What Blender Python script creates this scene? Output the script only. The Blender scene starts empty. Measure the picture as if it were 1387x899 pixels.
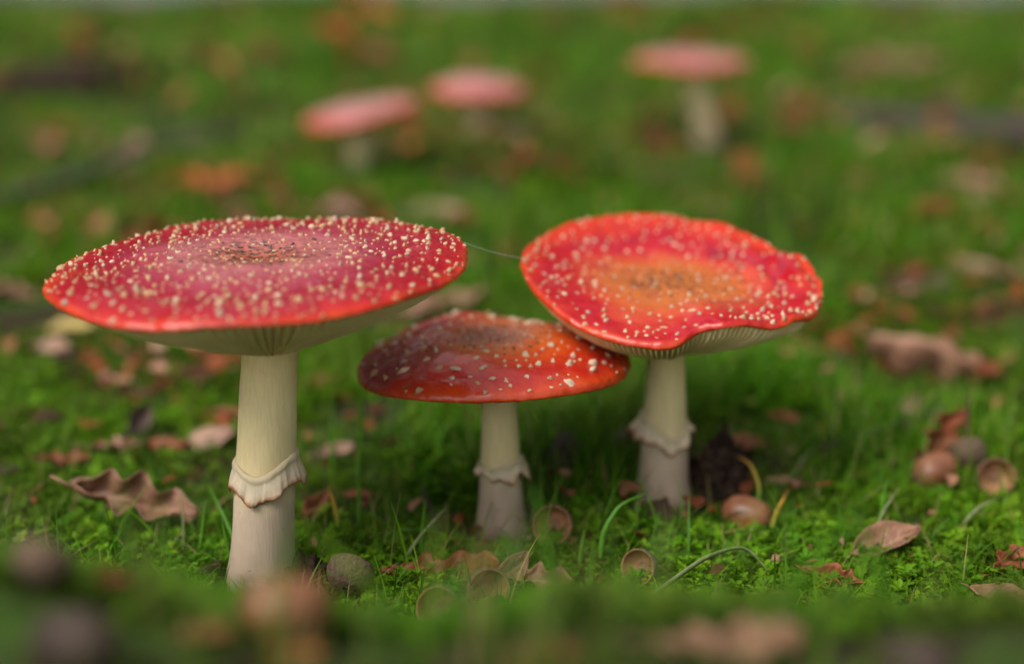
import bpy, bmesh, math, random
import numpy as np
from mathutils import Vector, Matrix, Euler, noise as mnoise

scene = bpy.context.scene
COL = scene.collection
R = math.radians

# ------------------------------------------------------------------ camera
cam_data = bpy.data.cameras.new('camera')
cam = bpy.data.objects.new('camera', cam_data)
COL.objects.link(cam)
cam.location = (0, 0, 0.25)
cam.rotation_euler = (R(90 - 16.5), 0, 0)
cam_data.sensor_width = 36.0
cam_data.lens = 50.0
cam_data.clip_start = 0.005
cam_data.clip_end = 200
cam_data.dof.use_dof = True
cam_data.dof.focus_distance = 0.528
cam_data.dof.aperture_fstop = 2.75
cam_data.dof.aperture_blades = 0
scene.camera = cam
scene.render.resolution_x = 1024
scene.render.resolution_y = 663

# ------------------------------------------------------------------ sky and sun (soft overcast light)
SUN_EL, SUN_AZ = 52.0, -132.0      # azimuth clockwise from +Y: light comes from behind left
world = bpy.data.worlds.new('World')
scene.world = world
world.use_nodes = True
wn = world.node_tree
wn.nodes.clear()
sky = wn.nodes.new('ShaderNodeTexSky')
sky.sky_type = 'NISHITA'
sky.sun_disc = False
sky.sun_elevation = R(SUN_EL)
sky.sun_rotation = R(SUN_AZ)
sky.air_density = 1.2
sky.dust_density = 3.0
hsv = wn.nodes.new('ShaderNodeHueSaturation')
hsv.inputs['Saturation'].default_value = 0.12
bg = wn.nodes.new('ShaderNodeBackground')
bg.inputs['Strength'].default_value = 0.12
wo = wn.nodes.new('ShaderNodeOutputWorld')
wn.links.new(sky.outputs[0], hsv.inputs['Color'])
wn.links.new(hsv.outputs[0], bg.inputs['Color'])
wn.links.new(bg.outputs[0], wo.inputs['Surface'])
sun_data = bpy.data.lights.new('sun', 'SUN')
sun_data.energy = 1.5
sun_data.angle = R(35)
sun_data.color = (1.0, 0.95, 0.88)
sun = bpy.data.objects.new('sun', sun_data)
COL.objects.link(sun)
a = R(SUN_AZ)
sdir = Vector((math.sin(a) * math.cos(R(SUN_EL)), math.cos(a) * math.cos(R(SUN_EL)), math.sin(R(SUN_EL))))
sun.rotation_euler = sdir.to_track_quat('Z', 'Y').to_euler()
sun.location = (0, 0, 5)

scene.view_settings.view_transform = 'Standard'
scene.view_settings.look = 'None'
scene.view_settings.gamma = 1.0
scene.view_settings.use_curve_mapping = False
scene.view_settings.exposure = 1.12
scene.render.engine = 'CYCLES'
scene.cycles.use_denoising = True
scene.cycles.max_bounces = 8
scene.cycles.transparent_max_bounces = 4


# ------------------------------------------------------------------ helpers
def sm(t):
    t = np.clip(t, 0, 1)
    return t * t * (3 - 2 * t)


def H(x, y):
    """height of the ground"""
    return ((0.085 + 0.015 * sm((np.abs(x - .02) - .02) / .07) + .006 * np.sin(43 * x + 1)) * sm((0.465 + 0.008 * np.sin(37 * x) - y) / 0.19) + 0.0025 * np.sin(23 * x + 1.3) * np.cos(19 * y + .5)
            + 0.0012 * np.sin(51 * x + 33 * y)
            + sm((y - .8) / .8) * 0.012 * (np.sin(5 * x + 1) * np.cos(4 * y) + .5 * np.sin(9 * x - 3 * y)))


def tag(o, label=None, cat=None, group=None, kind=None):
    if label: o['label'] = label
    if cat: o['category'] = cat
    if group: o['group'] = group
    if kind: o['kind'] = kind
    return o


def link(o, parent=None):
    COL.objects.link(o)
    if parent is not None:
        o.parent = parent
    return o


def mesh_np(name, verts, faces, attrs=None, smooth=True):
    """verts (n,3) array, faces list of (m,k) int arrays"""
    me = bpy.data.meshes.new(name)
    verts = np.asarray(verts, dtype=np.float32)
    if not isinstance(faces, (list, tuple)):
        faces = [faces]
    faces = [np.asarray(f, dtype=np.int32) for f in faces if len(f)]
    loops = np.concatenate([f.ravel() for f in faces])
    sizes = np.concatenate([np.full(len(f), f.shape[1], dtype=np.int32) for f in faces])
    starts = np.concatenate([[0], np.cumsum(sizes)[:-1]]).astype(np.int32)
    me.vertices.add(len(verts))
    me.vertices.foreach_set('co', verts.ravel())
    me.loops.add(len(loops))
    me.loops.foreach_set('vertex_index', loops)
    me.polygons.add(len(sizes))
    me.polygons.foreach_set('loop_start', starts)
    if smooth:
        me.polygons.foreach_set('use_smooth', np.ones(len(sizes), dtype=bool))
    me.update(calc_edges=True)
    for k, v in (attrs or {}).items():
        at = me.attributes.new(k, 'FLOAT', 'POINT')
        at.data.foreach_set('value', np.asarray(v, dtype=np.float32))
    return me


def obj(name, me, mat=None, parent=None):
    o = bpy.data.objects.new(name, me)
    if mat is not None and len(me.materials) == 0:
        me.materials.append(mat)
    return link(o, parent)


def empty(name, loc):
    e = bpy.data.objects.new(name, None)
    e.empty_display_size = 0.01
    link(e)
    e.location = loc
    return e


def grid_faces(nu, nv, wrap=False):
    """rows nu, columns nv (wrapped in v if asked)"""
    i = np.arange(nu - 1)[:, None]
    j = np.arange(nv if wrap else nv - 1)[None, :]
    a_ = i * nv + j
    b_ = i * nv + (j + 1) % nv
    c_ = (i + 1) * nv + (j + 1) % nv
    d_ = (i + 1) * nv + j
    return np.stack([a_, b_, c_, d_], -1).reshape(-1, 4)


def tube(path, radii, n=8):
    path = [Vector(p) for p in path]
    V = []
    up = Vector((0.13, 0.21, 1)).normalized()
    for i, p in enumerate(path):
        t = (path[min(i + 1, len(path) - 1)] - path[max(i - 1, 0)]).normalized()
        s = t.cross(up)
        if s.length < 1e-4:
            s = t.cross(Vector((1, 0, 0)))
        s.normalize()
        w = s.cross(t)
        for j in range(n):
            an = 2 * math.pi * j / n
            V.append(p + (s * math.cos(an) + w * math.sin(an)) * radii[i])
    F = [grid_faces(len(path), n, True)]
    V.append(path[0]); V.append(path[-1])
    m = len(V)
    caps = []
    for j in range(n):
        caps.append((m - 2, (j + 1) % n, j))
        b0 = (len(path) - 1) * n
        caps.append((m - 1, b0 + j, b0 + (j + 1) % n))
    F.append(np.array(caps))
    return np.array([tuple(v) for v in V]), F


def lathe(profile, n=32, jitter=None):
    """profile list of (r,z); returns verts, faces (open surfaces)"""
    V = []
    for r, z in profile:
        for j in range(n):
            an = 2 * math.pi * j / n
            rr, zz = (r, z) if jitter is None else jitter(r, z, an)
            V.append((rr * math.cos(an), rr * math.sin(an), zz))
    return np.array(V), [grid_faces(len(profile), n, True)]


# ------------------------------------------------------------------ materials
class NT:
    def __init__(self, name):
        self.mat = bpy.data.materials.new(name)
        self.mat.use_nodes = True
        self.t = self.mat.node_tree
        self.t.nodes.clear()
        self.out = self.n('ShaderNodeOutputMaterial')

    def n(self, typ, **kw):
        nd = self.t.nodes.new(typ)
        for k, v in kw.items():
            setattr(nd, k, v)
        return nd

    def l(self, a_, b_):
        self.t.links.new(a_, b_)

    def coord(self):
        return self.n('ShaderNodeTexCoord').outputs['Object']

    def noise(self, scale, detail=3, rough=.55, vec=None, dist=0.0):
        nd = self.n('ShaderNodeTexNoise')
        nd.inputs['Scale'].default_value = scale
        nd.inputs['Detail'].default_value = detail
        nd.inputs['Roughness'].default_value = rough
        nd.inputs['Distortion'].default_value = dist
        self.l(vec if vec is not None else self.coord(), nd.inputs['Vector'])
        return nd.outputs['Fac']

    def attr(self, name):
        return self.n('ShaderNodeAttribute', attribute_name=name).outputs['Fac']

    def math(self, op, a_, b_=None, clamp=False):
        nd = self.n('ShaderNodeMath', operation=op)
        nd.use_clamp = clamp
        for i, v in enumerate((a_, b_)):
            if v is None: continue
            if isinstance(v, (int, float)):
                nd.inputs[i].default_value = v
            else:
                self.l(v, nd.inputs[i])
        return nd.outputs[0]

    def ramp(self, fac, stops, interp='LINEAR'):
        nd = self.n('ShaderNodeValToRGB')
        cr = nd.color_ramp
        cr.interpolation = interp
        while len(cr.elements) < len(stops):
            cr.elements.new(0.5)
        for e, (p, c) in zip(cr.elements, stops):
            e.position = p
            if isinstance(c, (int, float)):
                c = (c, c, c)
            e.color = (c[0], c[1], c[2], 1)
        self.l(fac, nd.inputs['Fac'])
        return nd.outputs['Color']

    def mix(self, fac, a_, b_, blend='MIX'):
        nd = self.n('ShaderNodeMix', data_type='RGBA', blend_type=blend)
        for i, v in ((0, fac), (6, a_), (7, b_)):
            if isinstance(v, (int, float)):
                nd.inputs[i].default_value = v
            elif isinstance(v, tuple):
                nd.inputs[i].default_value = (*v, 1)
            else:
                self.l(v, nd.inputs[i])
        return nd.outputs[2]

    def bump(self, h, strength, dist):
        nd = self.n('ShaderNodeBump')
        nd.inputs['Strength'].default_value = strength
        nd.inputs['Distance'].default_value = dist
        self.l(h, nd.inputs['Height'])
        return nd.outputs['Normal']

    def bsdf(self, color, rough=.5, spec=.5, normal=None, sss=0, sss_r=(1, .3, .2), sss_scale=.002, coat=0, coat_rough=.2):
        b = self.n('ShaderNodeBsdfPrincipled')
        for nm, v in (('Base Color', color), ('Roughness', rough)):
            if isinstance(v, tuple):
                b.inputs[nm].default_value = (*v, 1)
            elif isinstance(v, (int, float)):
                b.inputs[nm].default_value = v
            else:
                self.l(v, b.inputs[nm])
        b.inputs['Specular IOR Level'].default_value = spec
        if normal is not None:
            self.l(normal, b.inputs['Normal'])
        if sss:
            b.inputs['Subsurface Weight'].default_value = sss
            b.inputs['Subsurface Radius'].default_value = sss_r
            b.inputs['Subsurface Scale'].default_value = sss_scale
        if coat:
            b.inputs['Coat Weight'].default_value = coat
            b.inputs['Coat Roughness'].default_value = coat_rough
        return b

    def done(self, sh):
        self.l(sh.outputs[0] if hasattr(sh, 'outputs') else sh, self.out.inputs['Surface'])
        return self.mat

    def leafy(self, color, rough, spec, transl, normal=None):
        b = self.bsdf(color, rough, spec, normal)
        tr = self.n('ShaderNodeBsdfTranslucent')
        if isinstance(color, tuple):
            tr.inputs['Color'].default_value = (*color, 1)
        else:
            self.l(color, tr.inputs['Color'])
        mx = self.n('ShaderNodeMixShader')
        mx.inputs[0].default_value = transl
        self.l(b.outputs[0], mx.inputs[1])
        self.l(tr.outputs[0], mx.inputs[2])
        return self.done(mx)


def foliage_mat(name, stops, rough=.6, spec=.14, transl=.38):
    m = NT(name)
    t = m.attr('tint')
    c = m.ramp(t, stops)
    big = m.noise(9, 3)
    c = m.mix(m.ramp(big, [(.42, 0.0), (.72, 0.7)]), c, (.115, .20, .007), 'MIX')
    mid = m.noise(4.5, 4, .6)
    c = m.mix(m.ramp(mid, [(.50, 0.0), (.66, 0.7)]), c, (.050, .046, .014), 'MIX')
    pat = m.noise(21, 4, .65)
    c = m.mix(m.ramp(pat, [(.52, 0.0), (.68, 0.45)]), c, (.022, .050, .006), 'MIX')
    return m.leafy(c, rough, spec, transl)


M = {}
M['sprig'] = foliage_mat('small_leaf_green', [(0, (.018, .065, .002)), (.5, (.080, .225, .003)), (.88, (.165, .32, .008)), (1, (.24, .26, .05))])
M['moss'] = foliage_mat('moss_green', [(0, (.02, .055, .002)), (.6, (.066, .15, .004)), (1, (.14, .22, .010))], .8, .08, .3)
M['grass'] = foliage_mat('grass_green', [(0, (.018, .075, .002)), (.6, (.074, .225, .003)), (.86, (.155, .32, .010)), (.93, (.32, .26, .10)), (1, (.34, .24, .11))], .5, .18, .38)


def mat_ground():
    m = NT('soil_and_moss')
    n1 = m.noise(14, 6, .65)
    n2 = m.noise(160, 4, .7)
    soil = m.ramp(n2, [(.3, (.010, .007, .004)), (.6, (.035, .022, .013)), (.8, (.07, .045, .028))])
    moss = m.ramp(n2, [(.3, (.015, .035, .005)), (.7, (.06, .12, .012))])
    c = m.mix(m.ramp(n1, [(.42, 1.0), (.58, 0.0)]), soil, moss)
    return m.done(m.bsdf(c, .95, .15, m.bump(n2, .9, .006)))


M['ground'] = mat_ground()


def mat_path():
    m = NT('grey_gravel_path')
    n2 = m.noise(60, 5, .7)
    c = m.ramp(n2, [(.3, (.06, .06, .062)), (.55, (.14, .135, .145)), (.75, (.21, .20, .22))])
    return m.done(m.bsdf(c, .9, .2, m.bump(n2, .6, .01)))


M['path'] = mat_path()


def mat_cap(name, stops, dirt, wrinkle=1.0, side=None, blotch=.14, bruise=(.15, .004, .022), thin=(.42, .035, .006), coat=.12, lean=0.0):
    """stops: skin colour from the middle of the cap to its margin"""
    m = NT(name)
    rad = m.attr('rad')
    n1 = m.noise(38, 4, .6, dist=.6)
    n5 = m.noise(24, 4, .6, dist=.8)
    n2 = m.noise(130, 4, .65)
    r2 = m.math('ADD', rad, m.math('MULTIPLY', m.math('SUBTRACT', n1, .5), blotch * 2.6))
    if lean:
        r2 = m.math('SUBTRACT', r2, m.math('MULTIPLY', m.attr('side'), lean))
    c = m.ramp(r2, stops)
    if side:                       # pigment leaning to one side
        sd = m.attr('side')
        s2 = m.math('ADD', sd, m.math('MULTIPLY', m.math('SUBTRACT', n1, .5), .9))
        c = m.mix(m.ramp(s2, side[0]), c, side[1])
    # thin margin line of orange where the skin is stretched
    edge = m.ramp(m.math('ADD', rad, m.math('MULTIPLY', m.math('SUBTRACT', n1, .5), .05)), [(.965, 0.0), (.998, 1.0)])
    c = m.mix(m.math('MULTIPLY', edge, m.ramp(n5, [(.38, .25), (.6, 1.0)])), c, (.44, .045, .007))
    # purple bruises and orange thin spots
    n4 = m.noise(62, 5, .7, dist=1.2)
    ring = m.ramp(rad, [(.18, 0.0), (.42, 1.0), (.80, .9), (.95, .25)])
    c = m.mix(m.math('MULTIPLY', m.ramp(n4, [(.54, 0.0), (.68, .75)]), ring), c, bruise)
    c = m.mix(m.math('MULTIPLY', m.ramp(n5, [(.56, 0.0), (.70, .55)]), m.ramp(rad, [(.55, 0.0), (.9, 1.0)])), c, thin)
    # fine mottling
    c = m.mix(m.ramp(n2, [(.45, 0.0), (.75, .25)]), c, (.20, .004, .02))
    # soil dust caught in the middle
    n3 = m.noise(420, 3, .7)
    dm = m.math('MULTIPLY', m.ramp(n3, [(.48, 0.0), (.58, 1.0)]), m.ramp(m.math('ADD', rad, m.math('MULTIPLY', m.math('SUBTRACT', n1, .5), .9)), [(dirt * .35, 1.0), (dirt, 0.0)]))
    c = m.mix(dm, c, (.035, .018, .015))
    h = m.math('ADD', m.math('MULTIPLY', n2, .6), m.math('MULTIPLY', m.noise(700, 3), .12))
    rough = m.ramp(n4, [(.32, .18), (.68, .42)])
    b = m.bsdf(c, rough, .26, m.bump(h, .36 * wrinkle, .003), coat=coat, coat_rough=.14)
    return m.done(b)


CRIM = (.40, .006, .022)
M['cap_big'] = mat_cap('pink_crimson_cap_skin', [(0.0, (.33, .075, .035)), (.16, (.36, .095, .075)), (.36, (.36, .105, .110)), (.56, (.27, .022, .045)), (.70, (.235, .0015, .015)), (.92, (.27, .002, .009)), (1.0, (.38, .010, .004))], .42)
M['cap_wavy'] = mat_cap('orange_scarlet_cap_skin', [(0.0, (.40, .12, .025)), (.40, (.42, .105, .024)), (.56, (.40, .050, .018)), (.69, (.36, .007, .012)), (.82, (.31, .002, .010)), (1.0, (.42, .020, .004))], .40, lean=.14)
M['cap_small'] = mat_cap('orange_crimson_cap_skin', [(0.0, (.33, .12, .09)), (.22, (.38, .12, .06)), (.42, (.50, .10, .010)), (.62, (.46, .040, .005)), (.80, (.34, .008, .004)), (1.0, (.44, .05, .006))], .36, coat=.35, bruise=(.26, .004, .012), thin=(.40, .030, .005),
                         side=([(.10, 0.0), (.62, .9)], (.21, .003, .012)), blotch=.22)
M['cap_far'] = mat_cap('sky_sheen_pink_cap_skin', [(0.0, (.36, .19, .18)), (.5, (.36, .16, .16)), (.8, (.35, .11, .11)), (1.0, (.36, .07, .055))], .2, bruise=(.30, .08, .10), thin=(.36, .10, .07))  # sky reflection on the far caps is put into this pale pink


def mat_stem():
    m = NT('cream_stem_flesh')
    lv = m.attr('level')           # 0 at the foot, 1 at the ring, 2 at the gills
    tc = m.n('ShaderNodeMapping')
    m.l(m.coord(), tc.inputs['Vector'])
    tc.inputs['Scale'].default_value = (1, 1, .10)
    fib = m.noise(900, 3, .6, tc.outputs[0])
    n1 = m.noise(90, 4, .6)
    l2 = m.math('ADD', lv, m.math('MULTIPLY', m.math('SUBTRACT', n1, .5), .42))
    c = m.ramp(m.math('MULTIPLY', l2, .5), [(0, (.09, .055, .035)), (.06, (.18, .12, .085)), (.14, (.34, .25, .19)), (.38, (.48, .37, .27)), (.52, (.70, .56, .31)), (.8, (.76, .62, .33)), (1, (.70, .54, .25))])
    c = m.mix(m.ramp(fib, [(.4, 0.0), (.75, .18)]), c, (.30, .22, .14))
    spots = m.noise(260, 2, .5)
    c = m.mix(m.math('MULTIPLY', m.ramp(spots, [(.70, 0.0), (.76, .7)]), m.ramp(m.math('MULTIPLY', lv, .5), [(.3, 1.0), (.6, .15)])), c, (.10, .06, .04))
    h = m.math('ADD', fib, m.math('MULTIPLY', n1, .5))
    return m.done(m.bsdf(c, .62, .3, m.bump(h, .25, .0012), sss=.25, sss_r=(1, .6, .35), sss_scale=.0025))


M['stem'] = mat_stem()


def mat_veil():
    m = NT('cream_veil')
    t = m.attr('hem')
    n = m.noise(300, 4, .65)
    e = m.math('ADD', t, m.math('MULTIPLY', m.math('SUBTRACT', n, .5), .22))
    c = m.ramp(e, [(0, (.54, .43, .27)), (.6, (.56, .45, .32)), (.84, (.50, .37, .25)), (.94, (.28, .14, .07)), (1, (.18, .08, .04))])
    return m.done(m.bsdf(c, .6, .3, m.bump(n, .35, .0012), sss=.25, sss_r=(1, .6, .35), sss_scale=.002))


M['veil'] = mat_veil()


def mat_gill():
    m = NT('cream_gill')
    n = m.noise(120, 3)
    g = m.attr('ridge')
    c = m.ramp(n, [(.3, (.78, .56, .26)), (.7, (.85, .66, .36))])
    return m.done(m.bsdf(c, .65, .25))


M['gill'] = mat_gill()


def mat_simple(name, c0, c1, scale, rough=.8, bump=.5, dist=.001, spec=.3):
    m = NT(name)
    n = m.noise(scale, 4, .65)
    c = m.ramp(n, [(.35, c0), (.68, c1)])
    return m.done(m.bsdf(c, rough, spec, m.bump(n, bump, dist)))


M['wart_tan'] = mat_simple('tan_wart', (.30, .165, .075), (.50, .33, .19), 900, .85, .5, .0004)
M['wart_cream'] = mat_simple('cream_wart', (.38, .26, .16), (.58, .45, .32), 900, .85, .5, .0004)
M['wart_grey'] = mat_simple('grey_brown_wart', (.20, .13, .09), (.50, .38, .28), 1100, .85, .5, .0004)
M['wart_dark'] = mat_simple('dark_dirt_wart', (.03, .016, .012), (.12, .07, .05), 1100, .9, .5, .0004)
M['soil'] = mat_simple('dark_crumbly_soil', (.008, .005, .004), (.05, .03, .02), 260, .95, 1.0, .003, .1)
M['bark'] = mat_simple('dark_wet_bark', (.012, .009, .008), (.07, .05, .045), 120, .8, 1.0, .003)
M['bark_red'] = mat_simple('reddish_twig_bark', (.05, .018, .012), (.12, .05, .035), 300, .7, .6, .001)
M['bark_grey'] = mat_simple('grey_bark', (.025, .020, .017), (.10, .08, .07), 120, .8, 1.0, .003)
M['silk'] = mat_simple('spider_silk', (.6, .6, .6), (.8, .8, .8), 50, .4, .0, .001)


def mat_deadleaf(name, c0, c1, back):
    m = NT(name)
    n = m.noise(140, 5, .65)
    n2 = m.noise(30, 3)
    c = m.ramp(n, [(.3, c0), (.7, c1)])
    c = m.mix(m.ramp(n2, [(.4, 0.0), (.7, .6)]), c, back)
    vein = m.attr('vein')
    c = m.mix(m.math('MULTIPLY', vein, .55), c, tuple(min(1, v * 1.5 + .03) for v in c1))
    h = m.math('ADD', m.math('MULTIPLY', n, .6), vein)
    return m.leafy(c, .55, .35, .12, m.bump(h, .5, .0008))


M['tan'] = mat_deadleaf('tan_dead_leaf', (.15, .068, .036), (.27, .135, .080), (.20, .105, .072))
M['pale'] = mat_deadleaf('pale_dead_leaf', (.24, .130, .085), (.34, .20, .14), (.26, .165, .13))
M['rust'] = mat_deadleaf('rust_dead_leaf', (.12, .028, .010), (.23, .060, .020), (.17, .06, .032))
M['dark'] = mat_deadleaf('dark_dead_leaf', (.045, .022, .016), (.11, .062, .05), (.13, .085, .075))
M['orange'] = mat_deadleaf('orange_dead_leaf', (.28, .055, .010), (.42, .10, .016), (.22, .06, .02))
M['straw'] = mat_deadleaf('straw_dead_leaf', (.34, .24, .06), (.48, .36, .12), (.40, .25, .12))
M['nut'] = mat_simple('brown_acorn_shell', (.13, .048, .022), (.24, .095, .045), 60, .42, .15, .0006, .4)
M['nut_dark'] = mat_simple('dark_acorn_shell', (.022, .013, .010), (.065, .040, .032), 60, .6, .15, .0006, .2)
M['cup_in'] = mat_simple('acorn_cup_lining', (.20, .085, .04), (.34, .16, .08), 300, .6, .3, .0004)
M['cup_out'] = mat_simple('acorn_cup_scales', (.055, .032, .020), (.15, .095, .062), 700, .85, 1.0, .001)
M['scar'] = mat_simple('acorn_scar', (.14, .06, .035), (.24, .115, .065), 500, .75, .4, .0004)
M['blade'] = foliage_mat('single_blade_green', [(0, (.05, .19, .012)), (.6, (.10, .29, .02)), (1, (.15, .34, .04))], .4, .4, .35)

# ------------------------------------------------------------------ the setting
def axis(fine0, fine1, step, lo, hi, grow=1.18):
    xs = list(np.arange(fine0, fine1 + 1e-9, step))
    s = step
    while xs[-1] < hi:
        s *= grow
        xs.append(xs[-1] + s)
    s = step
    while xs[0] > lo:
        s *= grow
        xs.insert(0, xs[0] - s)
    return np.array(xs)


gx = axis(-.42, .42, .006, -60, 60)
gy = axis(.22, 1.3, .006, -30, 90)
YY, XX = np.meshgrid(gy, gx, indexing='ij')
fade = 1 - sm((np.hypot(XX, YY) - 6) / 4)
ZZ = H(XX, YY) * fade
rs = np.random.default_rng(3)
ZZ = ZZ + rs.normal(0, .0007, ZZ.shape)
# bare scrapes of soil
BARE = [(.205, 1.47, .06, .10), (-.63, 2.08, .13, .24), (-.093, .487, .026, .020), (.092, .592, .022, .016), (-.004, .546, .020, .017), (.065, .57, .02, .014),
        (-.175, .655, .02, .012), (-.06, .70, .05, .02), (.11, .625, .03, .012), (.30, .93, .06, .02), (.5, 1.62, .12, .05), (-.02, .66, .03, .012)]
GRO = mesh_np('ground', np.stack([XX, YY, ZZ], -1).reshape(-1, 3), grid_faces(len(gy), len(gx)))
ground = obj('ground', GRO, M['ground'])
tag(ground, 'dark soil and moss ground under the mushrooms', None, kind='structure')

px_ = axis(-3, 3, .1, -60, 60)
py_ = np.array([4.12, 4.3, 4.6, 5.0, 5.6, 6.4, 7.2])
PYY, PXX = np.meshgrid(py_, px_, indexing='ij')
edge = .05 * np.sin(PXX * 3.1) + .03 * np.sin(PXX * 7.7 + 1)
PYY = PYY + edge * np.array([1, .5, 0, 0, 0, .5, 1])[:, None]
PZZ = np.full_like(PXX, .024)
PZZ[0] = .0; PZZ[-1] = .0
path = obj('path', mesh_np('path', np.stack([PXX, PYY, PZZ], -1).reshape(-1, 3), grid_faces(len(py_), len(px_))), M['path'])
tag(path, 'grey gravel path far behind the grass', None, kind='structure')


# ------------------------------------------------------------------ ground cover (nobody could count it)
rng = np.random.default_rng(11)


def scatter(n, y0, y1, half, density_fn=None):
    """points inside the wedge that the view can reach, denser where density_fn says"""
    out = []
    need = n
    while need > 0:
        k = int(need * 2.2) + 100
        y = np.sqrt(rng.uniform(y0 * y0, y1 * y1, k))
        x = rng.uniform(-1, 1, k) * half(y)
        keep = rng.uniform(0, 1, k) < (1 if density_fn is None else density_fn(x, y))
        p = np.stack([x, y], -1)[keep][:need]
        out.append(p)
        need -= len(p)
    return np.concatenate(out)


def bare_mask(x, y):
    m = np.ones_like(x)
    for (bx, by, rx, ry) in BARE:
        d = ((x - bx) / rx) ** 2 + ((y - by) / ry) ** 2
        m *= 0.04 + .96 * sm((d - .55) / .6)
    return m


def patch(x, y, f=1.0, ph=0.0):
    return .5 + .5 * np.sin(17 * f * x + 2.1 + ph + 1.3 * np.sin(11 * f * y)) * np.sin(14 * f * y + .7 + ph + 1.1 * np.sin(9 * f * x + 2))


def stem_clear(x, y):
    m = np.ones_like(x)
    for (sx, sy, r) in ((-.0965, .4955, .0135), (-.0045, .5535, .011), (.0665, .5800, .012)):
        m *= np.hypot(x - sx, y - sy) > r
    return m


def nrm(v):
    return v / np.maximum(np.linalg.norm(v, axis=-1, keepdims=True), 1e-9)


def leaflets(base, d, up, ln, wd, fold, tint):
    """six-cornered folded leaflets"""
    d = nrm(d)
    s = nrm(np.cross(d, up))
    u = np.cross(s, d)
    ln = ln[:, None]; wd = wd[:, None]; fo = fold[:, None]
    v = np.stack([base,
                  base + d * ln * .38 + s * wd * .42 + u * wd * fo,
                  base + d * ln * .76 + s * wd * .40 + u * wd * fo * .7,
                  base + d * ln - u * ln * .12,
                  base + d * ln * .76 - s * wd * .40 + u * wd * fo * .7,
                  base + d * ln * .38 - s * wd * .42 + u * wd * fo], 1)
    n = len(base)
    o = (np.arange(n) * 6)[:, None]
    f = np.concatenate([o + np.array([[0, 1, 2, 3]]), o + np.array([[0, 3, 4, 5]])])
    return v.reshape(-1, 3), f, np.repeat(tint, 6)


class Acc:
    def __init__(self):
        self.v, self.q, self.t, self.n = [], [], [], 0

    def add(self, v, f, t):
        self.v.append(v); self.q.append(f + self.n); self.t.append(t)
        self.n += len(v)

    def build(self, name, mat):
        me = mesh_np(name, np.concatenate(self.v), [np.concatenate(self.q)], {'tint': np.concatenate(self.t)})
        return obj(name, me, mat)


def ground_pts(p, lift=0.0):
    return np.stack([p[:, 0], p[:, 1], H(p[:, 0], p[:, 1]) + lift], -1)


def add_fronds(acc, p, Lmin, Lmax, pairs, k_leaf=.30, elmin=15, elmax=70, tint0=0., tint1=.85):
    n = len(p)
    P = ground_pts(p, .0005)
    yaw = rng.uniform(0, 2 * np.pi, n)
    el = np.radians(rng.uniform(elmin, elmax, n))
    L = rng.uniform(Lmin, Lmax, n)
    dr = np.stack([np.cos(yaw), np.sin(yaw), np.zeros(n)], -1)
    up = np.array([0, 0, 1.0])
    tint = np.clip(rng.uniform(tint0, tint1, n) + .25 * (patch(p[:, 0], p[:, 1], 2.0) - .5), 0, 1)

    def pos(s):
        return P + L[:, None] * (dr * (s * np.cos(el))[:, None] + up * (s * np.sin(el) - .38 * s * s * np.sin(el))[:, None])
    side = np.stack([-dr[:, 1], dr[:, 0], np.zeros(n)], -1)
    for k in range(pairs):
        s = .25 + .65 * k / max(1, pairs - 1)
        b = pos(s)
        tang = nrm(pos(s + .05) - b)
        nu = np.cross(side, tang); nu = nrm(np.where(nu[:, 2:3] < 0, -nu, nu))
        sz = L * k_leaf * (1 - .35 * s) * rng.uniform(.75, 1.2, n)
        for sg in (-1, 1):
            d = side * sg * .85 + tang * .5 + nu * rng.uniform(-.05, .45, n)[:, None]
            acc.add(*leaflets(b, d, nu, sz, sz * .62, np.full(n, .22), np.clip(tint + rng.normal(0, .05, n), 0, 1)))
    b = pos(.92); tang = nrm(pos(1.0) - b)
    nu = np.cross(side, tang); nu = nrm(np.where(nu[:, 2:3] < 0, -nu, nu))
    acc.add(*leaflets(b, tang, nu, L * k_leaf, L * k_leaf * .65, np.full(n, .22), tint))
    # rachis
    a0, a1, a2 = P, pos(.5), pos(.95)
    w = side * (L * .018)[:, None]
    v = np.stack([a0 - w, a0 + w, a1 + w, a1 - w, a2 + w * .5, a2 - w * .5], 1).reshape(-1, 3)
    o = (np.arange(n) * 6)[:, None]
    acc.add(v, np.concatenate([o + np.array([[0, 1, 2, 3]]), o + np.array([[3, 2, 4, 5]])]), np.repeat(tint * .8, 6))


def add_rosettes(acc, p, Lmin, Lmax, leaves):
    n = len(p)
    P = ground_pts(p, .001)
    y0 = rng.uniform(0, 2 * np.pi, n)
    L = rng.uniform(Lmin, Lmax, n)
    tint = rng.uniform(.25, .95, n)
    h = rng.uniform(.4, 1.3, n) * L
    for k in range(leaves):
        yaw = y0 + k * 2.399 + rng.normal(0, .2, n)
        el = np.radians(rng.uniform(5, 55, n))
        d = np.stack([np.cos(yaw) * np.cos(el), np.sin(yaw) * np.cos(el), np.sin(el)], -1)
        up = np.stack([-np.cos(yaw) * np.sin(el), -np.sin(yaw) * np.sin(el), np.cos(el)], -1)
        b = P + np.array([0, 0, 1.0]) * h[:, None] + d * (L * .12)[:, None]
        sz = L * rng.uniform(.7, 1.1, n)
        acc.add(*leaflets(b, d, up, sz, sz * .58, np.full(n, .2), np.clip(tint + rng.normal(0, .06, n), 0, 1)))


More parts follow.
